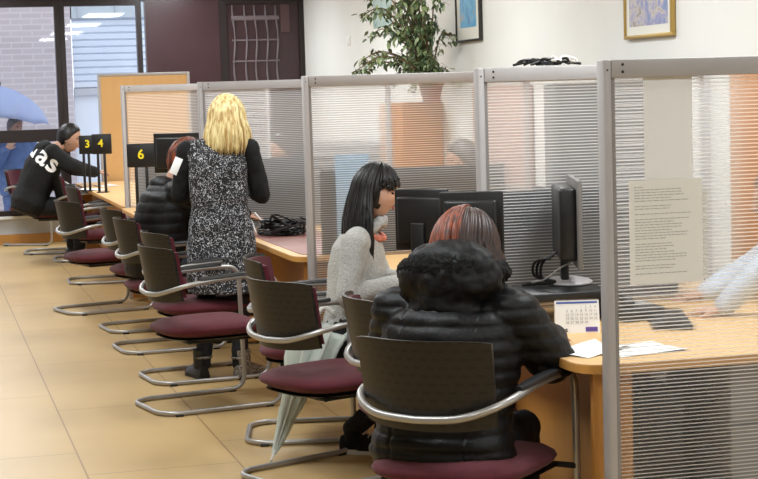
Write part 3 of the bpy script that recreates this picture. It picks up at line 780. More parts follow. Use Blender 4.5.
def top_garment(name, root, J, t, matl, vox=.009, hem=None, cuff=.03, q=None, cr=0.0, extra=None, smooth=6, armt=None):
    b = bmn(); torso(b, J, t, hem)
    for s_ in 'lr':
        S_, E, W_ = J['sh_'+s_], J['elbow_'+s_], J['wrist_'+s_]; at = armt if armt is not None else t
        W2 = W_+(E-W_).normalized()*cuff
        capsule(b, J['neck']+(S_-J['neck'])*.25+V((0, 0, -.03)), S_, .050+at, .055+at); capsule(b, S_, E, .053+at, .044+at); capsule(b, E, W2, .044+at, .031+at*.8)
    if extra: extra(b)
    b = remesh(b, vox, smooth)
    if q: quilt(b, *q)
    if cr: crumple(b, cr)
    return obj(name, b, matl, root, auto=False)
def trousers(root, J, t, matl, vox=.009, name='trousers', wide=1.0):
    b = bmn(); P = J['pelvis']; ax = (J['chest']-P).normalized(); sd = (J['sh_l']-J['sh_r']).normalized()
    loft(b, [(P-ax*.10, .09+t, .145+t), (P, .122+t, .178+t), (P+ax*.10, .11+t, .155+t)], side=sd)
    for s_ in 'lr':
        capsule(b, J['hip_'+s_], J['knee_'+s_], .078+t, (.058+t)*wide); capsule(b, J['knee_'+s_], J['ankle_'+s_]+V((0, 0, .02)), (.056+t)*wide, (.042+t)*wide)
    b = remesh(b, vox, 5); crumple(b, .006, 12); return obj(name, b, matl, root, auto=False)
def seated(lean=10, twist=0, hipz=.50, headfwd=.05, **kw):
    a = R_(lean); up = V((math.sin(a), 0, math.cos(a))); H = V((0, 0, hipz))
    J = dict(pelvis=H, chest=H+up*.34, neck=H+up*.53, head=H+up*.60+V((headfwd, 0, .095)),
             hip_l=H+V((.04, .095, -.02)), hip_r=H+V((.04, -.095, -.02)), knee_l=V((.44, .12, .47)), knee_r=V((.44, -.12, .47)),
             ankle_l=V((.42, .12, .09)), ankle_r=V((.42, -.12, .09)))
    sh = H+up*.475
    J['sh_l'] = sh+V((0, .185, 0)); J['sh_r'] = sh+V((0, -.185, 0))
    J.update({k: (V(v) if not (isinstance(v, tuple) and (len(v) < 3 or not isinstance(v[0], (int, float)))) else v) for k, v in kw.items()}); return J

KS = [1.0]
def loc_for(px, py, s, rz, local, zf=0.0):      # floor origin so that the head stands where the photograph shows it; people differ a little in height
    p = at_s(px, py, s); c, n = math.cos(rz), math.sin(rz); k = (p.z-zf)/local[2]; KS[0] = max(.90, min(1.12, k)); print('scale', round(k, 3)); k = KS[0]
    return V((p.x-(local[0]*c-local[1]*n)*k, p.y-(local[0]*n+local[1]*c)*k, zf)), p.z

# --- woman in pale grey sweater, facing right
rz = R_(-22)
J = seated(9, hipz=.50, headfwd=.06, elbow_l=(.14, .23, .74), wrist_l=(.36, .12, .775), elbow_r=(.04, -.23, .73), wrist_r=(.29, -.12, .775),
           look=(4,), pitch=(12,), w=(.92,), ankle_r=(.04, -.20, .09), ankle_l=(.16, .10, .09),
           hand_l=(V((1, -.3, -.05)), V((0, 0, 1))), hand_r=(V((1, .25, -.05)), V((0, 0, 1))))
lc, z = loc_for(376, 192, 222, rz, J['head']); dz = z-J['head'].z; print('sweater dz', dz, lc)
wm, Mh = person('seated woman with long black hair in pale grey sweater, in profile', lc, rz, J, hand=(.35, .35), hs=1.0)
top_garment('sweater', wm, J, .014, M_sweater, cr=.006, cuff=-.0)
trousers(wm, J, .006, M_jeans)
b = bmn(); merge(b, cap_bm(Mh, 1.09, .055, .03, -.075)); hair_locks(b, Mh, 280, 99, 180, J['neck'].z-.13, .010, 3, flare=.045, rx=.112, ry=.088, rz=.133, inward=.0)
hair_locks(b, Mh, 90, 0, 84, J['head'].z+.035, .008, 5, flare=.0, rx=.104, ry=.088, rz=.133, drop=-24)
obj('hair', b, M_blackhair, wm, auto=False)
b = bmn(); n_ = J['neck']
tube(b, catmull([n_+V((.075*math.cos(a)+.02, .075*math.sin(a), .01+.02*math.cos(a*2))) for a in [2*PI*k/10 for k in range(10)]], 4, True), .028, 10, closed=True)
crumple(b, .012, 30); obj('scarf', b, M_scarf2, wm, auto=False)
b = bmn(); tube(b, catmull([n_+V((.080*math.cos(a)+.02, .080*math.sin(a), -.026-.026*math.cos(a))) for a in [2*PI*k/10 for k in range(10)]], 4, True), .015, 8, closed=True); crumple(b, .006, 40); obj('scarf_edge', b, M_scarf, wm, auto=False)
for s_ in 'lr':
    a = J['ankle_'+s_]; shoe(wm, (a.x-.03, a.y, 0), a, (1, .1 if s_ == 'l' else -.15, 0), 'sneaker', M_blackcloth, M_sole, laces=True)

# --- person in black quilted coat, foreground, back to camera
rz = R_(50)
J = seated(18, hipz=.47, headfwd=.075, elbow_l=(.24, .30, .74), wrist_l=(.46, .16, .80), elbow_r=(.24, -.31, .76), wrist_r=(.47, -.22, .80),
           look=(4,), pitch=(26,), w=(1.16,), hand_l=(V((1, -.3, -.05)), V((0, 0, 1))), hand_r=(V((1, .2, -.05)), V((0, 0, 1))))
J['sh_l'] += V((0, .03, 0)); J['sh_r'] -= V((0, .03, 0))
lc, z = loc_for(466, 248, 305, rz, J['head']); print('coat dz', z-J['head'].z, lc)
cp, Mh = person('person with auburn hair in black hooded quilted coat, back to camera', lc, rz, J)
hem = [(J['pelvis']+V((.04, 0, -.10)), .15, .235), (J['pelvis']+V((.02, 0, -.06)), .17, .245)]
seam = lambda c: min(abs(c.y-.13), abs(c.y+.13))
top_garment('quilted_coat', cp, J, .058, M_coat, .008, None, .0, q=(.008, .050, None, seam), armt=.038)
b = bmn(); n_ = J['neck']
ell(b, n_+V((-.075, -.01, .085)), (.090, .185, .125), Matrix.Rotation(R_(18), 3, 'Y')); ell(b, n_+V((-.10, 0, -.02)), (.07, .13, .07)); ell(b, n_+V((-.02, .13, .02)), (.085, .06, .055)); ell(b, n_+V((-.02, -.13, .02)), (.085, .06, .055))
b = remesh(b, .008, 6); crumple(b, .012, 16); obj('hood', b, M_coat2, cp, auto=False)
b = bmn(); pts = [n_+V((.11*math.cos(a)-.01, .170*math.sin(a), .165-.045*math.cos(a)*-1-.07*abs(math.sin(a))**3)) for a in [R_(82+196*k/16) for k in range(17)]]
tube(b, pts, [.028+.014*math.sin(PI*k/16) for k in range(17)], 14)
b = remesh(b, .007, 2); bm_n = b; b.normal_update()
rnd = random.Random(2)
for v in b.verts: v.co += v.normal*rnd.uniform(-.004, .010)
obj('fur_trim', b, M_fur, cp, auto=False)
trousers(cp, J, .016, M_jeans)
b = bmn(); merge(b, cap_bm(Mh, 1.10, .055, .03, -.09)); hair_locks(b, Mh, 150, 60, 180, J['head'].z-.10, .011, 8, flare=.022, rx=.122, ry=.108, rz=.137)
obj('hair', b, M_brownhair, cp, auto=False)
b = bmn(); hair_locks(b, Mh, 80, 100, 185, J['head'].z-.085, .010, 9, side=1, flare=.018, rx=.131, ry=.116, rz=.143)
# lit left-back side put into the colour: auburn locks over the brown hair
obj('hair_lit_side', b, M_redhair, cp, auto=False)
for s_ in 'lr':
    a = J['ankle_'+s_]; shoe(cp, (a.x-.03, a.y, 0), a, (1, 0, 0), 'boot', M_black, high=.16)

# --- standing blonde woman
rz = R_(72)
J = dict(pelvis=(0, 0, .90), chest=(.02, 0, 1.20), neck=(.02, 0, 1.38), head=(.045, -.055, 1.50), look=(8,), pitch=(12,), w=(.98,),
         hip_l=(0, .085, .86), hip_r=(0, -.085, .86), knee_l=(.03, .10, .48), knee_r=(.0, -.10, .48), ankle_l=(0, .13, .09), ankle_r=(-.04, -.09, .09),
         sh_l=(.02, .175, 1.32), sh_r=(.02, -.175, 1.32), elbow_l=(.05, .235, 1.07), wrist_l=(.26, .20, 1.02), elbow_r=(.05, -.235, 1.06), wrist_r=(.26, -.14, 1.08),
         hand_l=(V((1, -.3, 0)), V((0, 0, 1))), hand_r=(V((1, .4, 0)), V((0, 0, 1))))
J = {k: (V(v) if not (isinstance(v, tuple) and (len(v) < 3 or not isinstance(v[0], (int, float)))) else v) for k, v in J.items()}
lc, z = loc_for(227, 119, 176, rz, J['head']); print('blonde dz', z-J['head'].z, lc)
bl, Mh = person('standing blonde woman in black and white tweed dress, back to camera', lc, rz, J)
# dress
b = bmn(); torso(b, J, .016, [(V((0, 0, .50)), .15, .205), (V((0, 0, .62)), .148, .205), (V((0, 0, .78)), .138, .20)])
for s_ in 'lr': capsule(b, J['neck']+(J['sh_'+s_]-J['neck'])*.3+V((0, 0, -.03)), J['sh_'+s_]+V((0, 0, 0))*.9, .060, .064)
b = remesh(b, .009, 5); crumple(b, .010, 8); obj('tweed_dress', b, M_tweed, bl, auto=False)
b = bmn()
for s_ in 'lr':
    S_, E, W_ = J['sh_'+s_], J['elbow_'+s_], J['wrist_'+s_]; capsule(b, S_+V((0, .004 if s_ == 'l' else -.004, 0)), E, .066, .056); capsule(b, E, W_, .056, .038)
b = remesh(b, .009, 4); crumple(b, .008, 12); obj('black_sleeves', b, M_blackcloth, bl, auto=False)
b = bmn()
for s_ in 'lr': capsule(b, J['hip_'+s_], J['knee_'+s_], .080, .058); capsule(b, J['knee_'+s_], J['ankle_'+s_], .056, .046)
b = remesh(b, .009, 4); crumple(b, .006, 14); obj('leggings', b, M_jeans, bl, auto=False)
b = bmn(); merge(b, cap_bm(Mh, 1.10, .06, .03, -.09)); hair_locks(b, Mh, 460, 40, 180, 1.325, .0068, 12, flare=.026, rx=.120, ry=.106, rz=.140, drop=5)
obj('hair', b, M_blonde, bl, auto=False)
for s_, dd in (('l', (.9, .5, 0)), ('r', (.75, -.6, 0))):
    a = J['ankle_'+s_]; shoe(bl, (a.x-.03, a.y, 0), a, dd, 'ankle_boot', M_sequin if s_ == 'r' else M_black, high=.15, L=.25)
    b = bmn(); tube(b, [a+V((-.045, 0, -.005)), a+V((.05, .0, -.005))], .006, 8); 
    bpt = bmn(); tube(bpt, [a+V((.05*math.cos(q), .05*math.sin(q), .035)) for q in [2*PI*k/14 for k in range(14)]], .007, 8, closed=True); b.free(); obj('boot_strap', bpt, M_sequin, bl)
pp = at_s(176, 166, 180.5); t = None
b = bmn(); rbox(b, (-.022, -.002, -.048), (.022, .002, .048), .001); o = obj('paper_slip', b, M_paper, None, loc=pp); o.rotation_euler = (R_(-6), R_(24), R_(-15)); tag(o, 'tilted white paper slip beside the blonde woman\'s left arm', 'paper')

# --- auburn haired person bent over in black puffer jacket
rz = R_(10)
J = seated(17, hipz=.50, headfwd=.07, elbow_l=(.40, .25, .80), wrist_l=(.60, .12, .80), elbow_r=(.34, -.27, .78), wrist_r=(.56, -.14, .80), look=(10,), pitch=(24,), w=(1.1,),
           hand_l=(V((1, -.3, -.05)), V((0, 0, 1))), hand_r=(V((1, .2, -.05)), V((0, 0, 1))))
lc, z = loc_for(185, 158, 154, rz, J['head']); print('bent dz', z-J['head'].z, lc)
bp_, Mh = person('seated person with auburn hair in black puffer jacket, bent over behind the blonde woman', lc, rz, J)
top_garment('puffer_jacket', bp_, J, .055, M_coat2, .009, None, 0, q=(.006, .065), armt=.035)
b = bmn(); n_ = J['neck']; ell(b, n_+V((-.06, 0, .0)), (.08, .12, .06)); crumple(b, .01, 12); obj('hood', b, M_coat2, bp_, auto=False)
trousers(bp_, J, .010, M_jeans)
b = bmn(); merge(b, cap_bm(Mh, 1.10, .055, .03, -.09)); hair_locks(b, Mh, 130, 50, 180, J['head'].z-.07, .009, 18, flare=.008, rx=.106, ry=.088, rz=.130); crumple(b, .006, 40)
obj('hair', b, M_redhair, bp_, auto=False)
for s_ in 'lr':
    a = J['ankle_'+s_]; shoe(bp_, (a.x-.03, a.y, 0), a, (1, 0, 0), 'shoe', M_black)

# --- man with lettered black jacket
rz = R_(10)
J = seated(25, hipz=.52, headfwd=.09, elbow_l=(.42, .25, .86), wrist_l=(.60, .12, .79), elbow_r=(.34, -.30, .84), wrist_r=(.56, -.22, .79), look=(-30,), pitch=(12,), w=(1.25,),
           hand_l=(V((1, -.3, -.05)), V((0, 0, 1))), hand_r=(V((1, .2, -.05)), V((0, 0, 1))))
J['sh_l'] += V((0, .02, 0)); J['sh_r'] -= V((0, .02, 0))
J['head'] += V((.06, 0, -.065))
J['sh_l'] += V((0, 0, .02)); J['sh_r'] += V((0, 0, .02))
lc, z = loc_for(69, 136, 98, rz, J['head']); print('man dz', z-J['head'].z, lc)
mn, Mh = person('seated man in black jacket with large white letters, at far left', lc, rz, J, skin=M_skin2, hs=1.08)
jk = top_garment('jacket', mn, J, .040, M_blackcloth, .010, None, .0, cr=.006, armt=.028)
trousers(mn, J, .014, M_jeans)
b = bmn(); merge(b, cap_bm(Mh, 1.17, short=True)); crumple(b, .004, 30); obj('hair', b, M_blackhair, mn, auto=False)
for s_ in 'lr':
    a = J['ankle_'+s_]; shoe(mn, (a.x-.03, a.y, 0), a, (1, 0, 0), 'shoe', M_black)
b = bmn(); n_ = J['neck']; ell(b, n_+V((-.05, 0, .01)), (.08, .13, .075)); b = remesh(b, .01, 3); crumple(b, .01, 12); obj('hood', b, M_blackcloth, mn, auto=False)
# letters wrap the right flank of the jacket
bpy.context.view_layer.update()
from mathutils.bvhtree import BVHTree
def project_letters(body, size, px, py, s, ang, parent, off=.004, name='letters', matl=None):
    tb = text_bm(body, size, .0, bold=size*.018, space=1.08)
    bmesh.ops.triangulate(tb, faces=tb.faces[:]); bmesh.ops.subdivide_edges(tb, edges=tb.edges[:], cuts=1)
    c = at_s(px, py, s); ca, sa = math.cos(ang), math.sin(ang)
    mw = Matrix.Translation(parent.location) @ Matrix.Rotation(parent.rotation_euler.z, 4, 'Z'); inv = mw.inverted()
    KM = parent.scale[0]; jb = bmn(); jb.from_mesh(jk.data); tr = BVHTree.FromBMesh(jb)
    Rw = RT; Uw = UPZ; dirw = F0
    rem = []
    for v in tb.verts:
        x, y = v.co.x*ca-v.co.y*sa, v.co.x*sa+v.co.y*ca
        w_ = c + Rw*x + Uw*y; o_ = (inv @ (w_-dirw*1.5))/KM; d_ = (inv.to_3x3() @ dirw).normalized()
        hit = tr.ray_cast(o_, d_)
        if hit[0] is None: rem.append(v)
        else: v.co = hit[0]+hit[1]*off
    bmesh.ops.delete(tb, geom=rem, context='VERTS'); jb.free()
    return obj(name, tb, matl, parent, auto=False)
project_letters('das', .28, 49, 154, 98, R_(-38), mn, .006, 'white_letters', mat('white_print', srgb(240, 240, 240), .7))

# --- man outside the window with umbrella
rz = R_(-70)
J = dict(pelvis=(0, 0, .92), chest=(.0, 0, 1.22), neck=(.01, 0, 1.42), head=(.03, .0, 1.56), look=(20,), pitch=(12,), w=(1.1,),
         hip_l=(0, .09, .88), hip_r=(0, -.09, .88), knee_l=(.04, .10, .50), knee_r=(.0, -.10, .50), ankle_l=(0, .11, .09), ankle_r=(-.02, -.11, .09),
         sh_l=(0, .19, 1.36), sh_r=(0, -.19, 1.36), elbow_l=(0, .25, 1.08), wrist_l=(.06, .22, .84), elbow_r=(.04, -.26, 1.12), wrist_r=(.22, -.2, 1.30),
         hand_l=(V((.2, 0, -1)), V((0, 1, 0))), hand_r=(V((.3, .5, .6)), V((1, 0, 0))))
J = {k: (V(v) if not (isinstance(v, tuple) and (len(v) < 3 or not isinstance(v[0], (int, float)))) else v) for k, v in J.items()}
lc, z = loc_for(15, 126, 77, rz, J['head'], -.4); print('outside dz', z-J['head'].z)
om, Mh = person('man in blue jacket standing in the street behind the window', lc, rz, J, vox=.012, skin=M_skin2)
top_garment('jacket', om, J, .035, M_bluejk, .012, [(V((0, 0, .74)), .17, .21)], .03, cr=.01, armt=.03)
trousers(om, J, .015, M_bluejk, .012)
b = bmn(); merge(b, cap_bm(Mh, 1.09, short=True)); obj('hair', b, M_greyhair, om, auto=False)
for s_ in 'lr':
    a = J['ankle_'+s_]; shoe(om, (a.x-.03, a.y, 0), a, (1, 0, 0), 'shoe', M_black)
# open umbrella
uc = at_s(0, 86, 77)
um = thing('open_umbrella', 'large open pale blue umbrella in the street outside the window', 'umbrella', uc)
tilt = Matrix.Rotation(R_(14), 4, RT.cross(UPZ)*-1) @ Matrix.Rotation(R_(0), 4, 'Z')
b = bmn(); rings = []; NR = 16
for j in range(0, 9):
    t = j/8; r = .70*math.sin(t*1.25)/math.sin(1.25)+.005; z = -.36*(1-math.cos(t*1.35))/(1-math.cos(1.35))
    rings.append([tilt @ V((r*(1-.05*t*(k % 2))*math.cos(2*PI*k/NR), r*(1-.05*t*(k % 2))*math.sin(2*PI*k/NR), z+.02*t*(k % 2))) for k in range(NR)])
rings_to_mesh(b, rings, caps=False); o = obj('canopy', b, M_umb, um); md = o.modifiers.new('s', 'SOLIDIFY'); md.thickness = .003
for k in range(0, NR, 2):
    b = bmn(); tube(b, [tilt @ V((.70*math.sin(t*1.25)/math.sin(1.25)*math.cos(2*PI*k/NR), .70*math.sin(t*1.25)/math.sin(1.25)*math.sin(2*PI*k/NR), -.36*(1-math.cos(t*1.35))/(1-math.cos(1.35))-.008)) for t in [i/8 for i in range(9)]], .005, 6); obj('rib', b, M_black, um)
b = bmn(); tube(b, [tilt @ V((0, 0, .05)), tilt @ V((0, 0, -.78))], .007, 8); obj('shaft', b, M_black, um)
b = bmn(); tube(b, [tilt @ V((0, 0, -.78)), tilt @ V((0, 0, -.88))], .014, 10); obj('handle', b, M_black, um)

# --- staff seen through the screens
def staff(label, px, py, s, deg, shirt, hair, long_=False, **kw):
    rz = R_(deg)
    d = dict(elbow_l=(.18, .26, .74), wrist_l=(.40, .14, .78), elbow_r=(.18, -.26, .74), wrist_r=(.40, -.14, .78), look=(0,), pitch=(10,), w=(1.05,),
               hand_l=(V((1, -.3, -.05)), V((0, 0, 1))), hand_r=(V((1, .2, -.05)), V((0, 0, 1))))
    d.update(kw); J = seated(14, hipz=.52, headfwd=.05, **d)
    lc, z = loc_for(px, py, s, rz, J['head']); print('staff dz', z-J['head'].z, lc)
    st, Mh = person(label, lc, rz, J, vox=.012, skin=M_skin2)
    top_garment('shirt', st, J, .016, shirt, .011, None, .02, cr=.006); trousers(st, J, .010, M_jeans, .012)
    b = bmn(); merge(b, cap_bm(Mh, 1.10, short=True)); obj('hair', b, hair, st, auto=False)
    for s_ in 'lr':
        a = J['ankle_'+s_]; shoe(st, (a.x-.03, a.y, 0), a, (1, 0, 0), 'shoe', M_black)
    return st, lc, rz
def office_chair(lc, rz, label, matl):
    t = thing('swivel_chair', label, 'chair', lc, rz, None)
    b = bmn(); rbox(b, (-.24, -.24, .40), (.24, .24, .47), .03); obj('seat', b, matl, t)
    b = bmn(); rbox(b, (-.33, -.22, .55), (-.27, .22, 1.0), .025); obj('backrest', b, matl, t)
    b = bmn(); tube(b, [(-.2, 0, .41), (-.34, 0, .43), (-.345, 0, .6)], .018, 8); obj('back_bracket', b, M_black, t)
    b = bmn(); tube(b, [(0, 0, .08), (0, 0, .41)], .026, 12); obj('gas_lift', b, M_black, t)
    for k in range(5):
        a = 2*PI*k/5; b = bmn(); tube(b, [(0, 0, .10), (.28*math.cos(a), .28*math.sin(a), .065)], [.024, .014], 8); ar = obj('base_arm', b, M_black, t)
        b = bmn(); tube(b, [(.28*math.cos(a)-.015*math.sin(a), .28*math.sin(a)+.015*math.cos(a), .028), (.28*math.cos(a)+.015*math.sin(a), .28*math.sin(a)-.015*math.cos(a), .028)], .028, 14); obj('castor', b, M_black, ar)
    return t
st, lc, rz = staff('grey haired man in grey behind the screen of the sweater woman', 463, 160, 168, 180, M_greyj, M_greyhair); office_chair(lc+V((0, 0, 0)), rz, 'swivel chair of the grey haired man behind the screen', M_black)
st, lc, rz = staff('person in dark grey top behind the screen right of the blonde woman', 281, 148, 117, 188, M_greyj, M_brownhair); office_chair(lc, rz, 'swivel chair of the person in dark grey behind the screen', M_black)
st, lc, rz = staff('person in pale blue shirt at the right edge, behind the nearest screen', 778, 200, 262, 172, M_shirt, M_brownhair,
                   elbow_r=(.30, -.26, .86), wrist_r=(.44, -.24, .80), elbow_l=(.34, .30, .98), wrist_l=(.52, .24, .80)); office_chair(lc, rz, 'black swivel chair at the right edge, behind the nearest screen', M_black)
# ------------------------------------------------------------ monitors and desk things
M_charcoal = mat('charcoal_felt', srgb(44, 43, 47), .9, var=.1)
def monitor(p, rz, label, w=.46, h=.30, base=M_black, depth=.035, bz=M_black, top=None, group=None, stand=None):
    """p: foot on the desk; screen faces local +x"""
    t = thing('computer_monitor', label, 'monitor', p, rz, group)
    z1 = top if top else .42; z0 = z1-h
    b = bmn(); rbox(b, (-.002, -w/2, z0), (.016, w/2, z1), .005); obj('bezel', b, bz, t, auto=False)
    b = bmn(); rbox(b, (.0165, -w/2+.018, z0+.02), (.0175, w/2-.018, z1-.018), .0003); obj('screen', b, M_screen, t, False)
    b = bmn(); rbox(b, (-depth, -w*.42, z0+.03), (-.001, w*.42, z1-.03), .012); obj('back_housing', b, M_black, t, auto=False)
    b = bmn(); rbox(b, (-.05, -.03, .015), (-.02, .03, z0+.12), .006); obj('neck', b, M_black, t, auto=False)
    b = bmn(); rings = []
    for sc, z in ((.9, .0), (1, .004), (1, .010), (.85, .016)): rings.append([V((-.02+.09*sc*math.cos(a), .13*sc*math.sin(a), z)) for a in [2*PI*k/28 for k in range(28)]])
    rings_to_mesh(b, rings); obj('foot', b, base, t, auto=False)
    return t
def on_desk(px, py, h=DH): p = at_h(px, py, h); return V((p.x, p.y, h))
# riser and the monitor seen edge-on
RS = at_s(560, 286, 268); rise_h = RS.z
rc = at_h(565, 287, rise_h)
sh_ = thing('monitor_shelf', 'black monitor riser shelf on the nearest desk', 'shelf', (rc.x, rc.y, DH), 0)
b = bmn(); rbox(b, (-.20, -.17, rise_h-DH-.03), (.13, .17, rise_h-DH), .004); obj('shelf_top', b, M_black, sh_, auto=False)
for x in (-.19, .10):
    b = bmn(); rbox(b, (x, -.16, 0), (x+.02, .16, rise_h-DH-.031), .003); obj('side', b, M_black, sh_, auto=False)
mp_ = at_h(574, 283, rise_h)
mt_ = at_s(566, 180, FPX/((mp_-CAM).dot(F0))).z-rise_h
mo = monitor(V((mp_.x, mp_.y, rise_h)), R_(-17), 'large black monitor seen almost edge-on above the desk calendar', .50, .33, M_alu, .065, mat('mid_grey_plastic', srgb(120, 118, 116), .5), mt_+.01)
# cables behind it
b = bmn(); a0 = at_h(560, 262, 0.98); 
for k in range(3):
    pts = [at_s(557-3*k, 252+3*k, 270), at_s(543-4*k, 262, 269), at_s(541-3*k, 276, 268), at_s(548+4*k, 282, 268), at_s(530-4*k, 283+k, 268)]
    tube(b, catmull(pts, 6), .0055, 8)
tag(obj('monitor_cable', b, M_black), 'loop of black cables hanging behind the edge-on monitor', 'cable')
b = bmn(); tube(b, catmull([at_s(572, 262, 269), at_s(560, 268, 269), at_s(545, 279, 269), at_s(530, 283, 268)], 6), .003, 8); tag(obj('monitor_wire', b, M_alu), 'thin pale wire beside the black monitor cables', 'cable')
# two monitors of the second booth, backs to the camera
z1 = at_s(416, 191, 240).z
pm = at_s(422, 240, 236); monitor(V((pm.x, pm.y, DH)), R_(48), 'black monitor back, nearest the face of the sweater woman', .25, .26, M_black, .03, M_black, z1-DH)
z1 = at_s(470, 193, 279).z
pm = at_s(472, 240, 275); monitor(V((pm.x, pm.y, DH)), R_(60), 'black monitor back rising behind the black fur hood', .235, .26, M_black, .03, M_black, z1-DH)
b = bmn(); q = at_s(470, 196, 249); 
# small white logo plate on the right monitor
# monitor behind screen 3 (in front of grey haired man)
z1 = at_s(466, 178, 172).z; pm = at_s(466, 240, 172); monitor(V((pm.x, pm.y, DH)), R_(70), 'small black monitor before the grey haired man', .22, .20, M_black, .03, M_black, z1-DH)
z1 = at_s(178, 133, 142).z; pm = at_s(180, 200, 142); monitor(V((pm.x, pm.y, DH)), R_(50), 'black monitor above the auburn hair of the bent person', .40, .28, M_black, .03, M_black, z1-DH)
# number signs
def sign(num, px0, px1, py0, py1, s, pyf, tx, label):
    c = at_s((px0+px1)/2, (py0+py1)/2, s); w = (px1-px0)/s; h = (py1-py0)/s
    t = thing('number_sign', label, 'sign', (c.x, c.y, DH), -YAW)
    b = bmn(); rbox(b, (-w/2, -.01, c.z-DH-h/2), (w/2, .01, c.z-DH+h/2), .004); obj('board', b, M_black, t, auto=False)
    for x in (-w*.22, w*.12):
        b = bmn(); rbox(b, (x-.012, -.008, .0), (x+.012, .008, c.z-DH-h/2+.01), .003); obj('leg', b, M_black, t, auto=False)
    b = bmn(); rbox(b, (-w*.32, -.06, 0), (w*.25, .06, .008), .003); obj('foot', b, M_black, t, auto=False)
    tb = text_bm(num, .10, .001, bold=.002); tx_ = bmn(); merge(tx_, tb, basis(V((1, 0, 0)), V((0, 0, 1)), V((0, -1, 0)), V((tx/s, -.0115, c.z-DH+.005))))
    obj('number', tx_, M_yellow, t, False); return t
sign('6', 127, 158, 143.5, 167, 131, 0, -1.5, 'large black sign with the yellow digit six, before the farthest ribbed screen')
sign('4', 92, 111.5, 134, 154, 107, 0, -1, 'black sign with the yellow digit four on the far desk, before the wooden partition')
sign('3', 79, 94, 135.5, 154, 105, 0, 1, 'black sign with the yellow digit three, right beside the face of the lettered jacket man')
# calendar
cp0 = on_desk(578, 333)
cal = thing('desk_calendar', 'standing paper desk calendar under the edge-on monitor', 'calendar', cp0, -YAW)
cw, chh = .155, .115
Mc = Matrix.Rotation(R_(-14), 4, 'X')
b = bmn(); bx = bmn(); box(bx, (-cw/2, -.001, 0), (cw/2, .001, chh)); merge(b, bx, Mc); obj('page', b, M_paper, cal, False)
b = bmn(); bx = bmn(); box(bx, (-cw/2, .055, 0), (cw/2, .057, .0)); bx.free(); bx = bmn(); box(bx, (-cw/2, -.001, -chh), (cw/2, .001, 0)); merge(b, bx, Matrix.Translation(Mc @ V((0, 0, chh))) @ Matrix.Rotation(R_(16), 4, 'X')); obj('stand', b, M_paper2, cal, False)
b = bmn()
def ontext(body, size, x, z, bold=0, bm_=None, al='CENTER', Mp=Mc, y=-.0022, sp=1.0):
    merge(bm_, text_bm(body, size, .0002, bold, al, sp), Mp @ basis(V((1, 0, 0)), V((0, 0, 1)), V((0, -1, 0)), V((x, y, z))))
rows = [['', '', '', '1', '2', '3', '4']]+[[str(5+7*r_+c_) if 5+7*r_+c_ <= 30 else '' for c_ in range(7)] for r_ in range(4)]
for r_, row in enumerate(rows):
    for c_, tt in enumerate(row):
        if tt: ontext(tt, .0125, -.035+c_*.0165, .091-r_*.0135, 0, b)
obj('dates', b, M_ink, cal, False)
b = bmn(); box(bx := bmn(), (-cw/2+.006, -.0022, .104), (cw/2-.006, -.001, .110)); merge(b, bx, Mc); obj('header', b, M_blueink, cal, False)
b = bmn(); box(bx := bmn(), (cw/2-.05, -.0022, .004), (cw/2-.008, -.001, .020)); merge(b, bx, Mc); obj('purple_block', b, M_purple, cal, False)
b = bmn(); ontext('es', .024, -cw/2+.032, .012, .0006, b); obj('logo', b, M_inkdk, cal, False)
for k in range(18):
    b = bmn(); c_ = Mc @ V((-cw/2+.008+k*(cw-.016)/17, 0, chh)); tube(b, [c_+V((0, .004*math.cos(a), .004*math.sin(a))) for a in [2*PI*j/10 for j in range(10)]], .0007, 5, closed=True); obj('binding_ring', b, M_chrome, cal)
# charcoal table dividers behind the farther screens
for (pp_, wd_, lab) in ((p2, .78, 'charcoal table divider behind the screen beside the edge-on monitor'), (p3, 1.04, 'charcoal table divider behind the screen of the sweater woman'), (p4, 1.06, 'charcoal table divider behind the blonde woman\'s screen'), (p5, .98, 'charcoal table divider behind the screen of the digit six sign')):
    t = thing('table_divider', lab, 'divider', (pp_.x+.09, pp_.y+.11, DH))
    b = bmn(); rbox(b, (0, -.012, .0), (wd_, .012, .45), .004); obj('felt_board', b, M_charcoal, t, auto=False)
    for x in (.1, wd_-.15):
        b = bmn(); rbox(b, (x, -.035, 0), (x+.03, -.0125, .05), .003); obj('bracket', b, M_black, t, auto=False)
kp = on_desk(668, 322)
t = thing('keyboard', 'black keyboard on the nearest desk, behind the ribbed screen', 'keyboard', kp, R_(70))
b = bmn(); rbox(b, (-.21, -.07, 0), (.21, .07, .018), .004); kb_ = obj('keyboard_base', b, M_black, t, auto=False)
for i in range(14):
    for j in range(4):
        b = bmn(); rbox(b, (-.195+i*.028, -.058+j*.029, .0185), (-.171+i*.028, -.034+j*.029, .025), .002); obj('key', b, M_blackm, kb_, False)
kp = on_desk(630, 318)
t = thing('desk_telephone', 'black desk telephone behind the ribbed screen, left of the keyboard', 'telephone', kp, R_(10))
b = bmn(); rbox(b, (-.09, -.10, 0), (.09, .10, .05), .01); obj('telephone_base', b, M_black, t, auto=False)
b = bmn(); tube(b, catmull([(-.06, -.09, .06), (-.06, -.05, .085), (-.06, .05, .085), (-.06, .09, .06)], 5), [.022]*4+[.014]*8+[.022]*4, 10); obj('handset', b, M_black, t)
b = bmn(); rbox(b, (-.01, -.05, .0505), (.07, .07, .056), .002); obj('keypad', b, M_grey, t, auto=False)
# computer case under the desk
t = thing('computer_tower', 'black computer tower under the nearest desk, behind the ribbed screen', 'computer', (p1.x+.24, p1.y+.42, 0))
b = bmn(); rbox(b, (-.09, -.24, .02), (.09, .24, .62), .006); obj('case', b, M_black, t, auto=False)
b = bmn(); rbox(b, (-.10, -.25, 0), (.10, .25, .0195), .004); obj('base', b, M_blackm, t, auto=False)
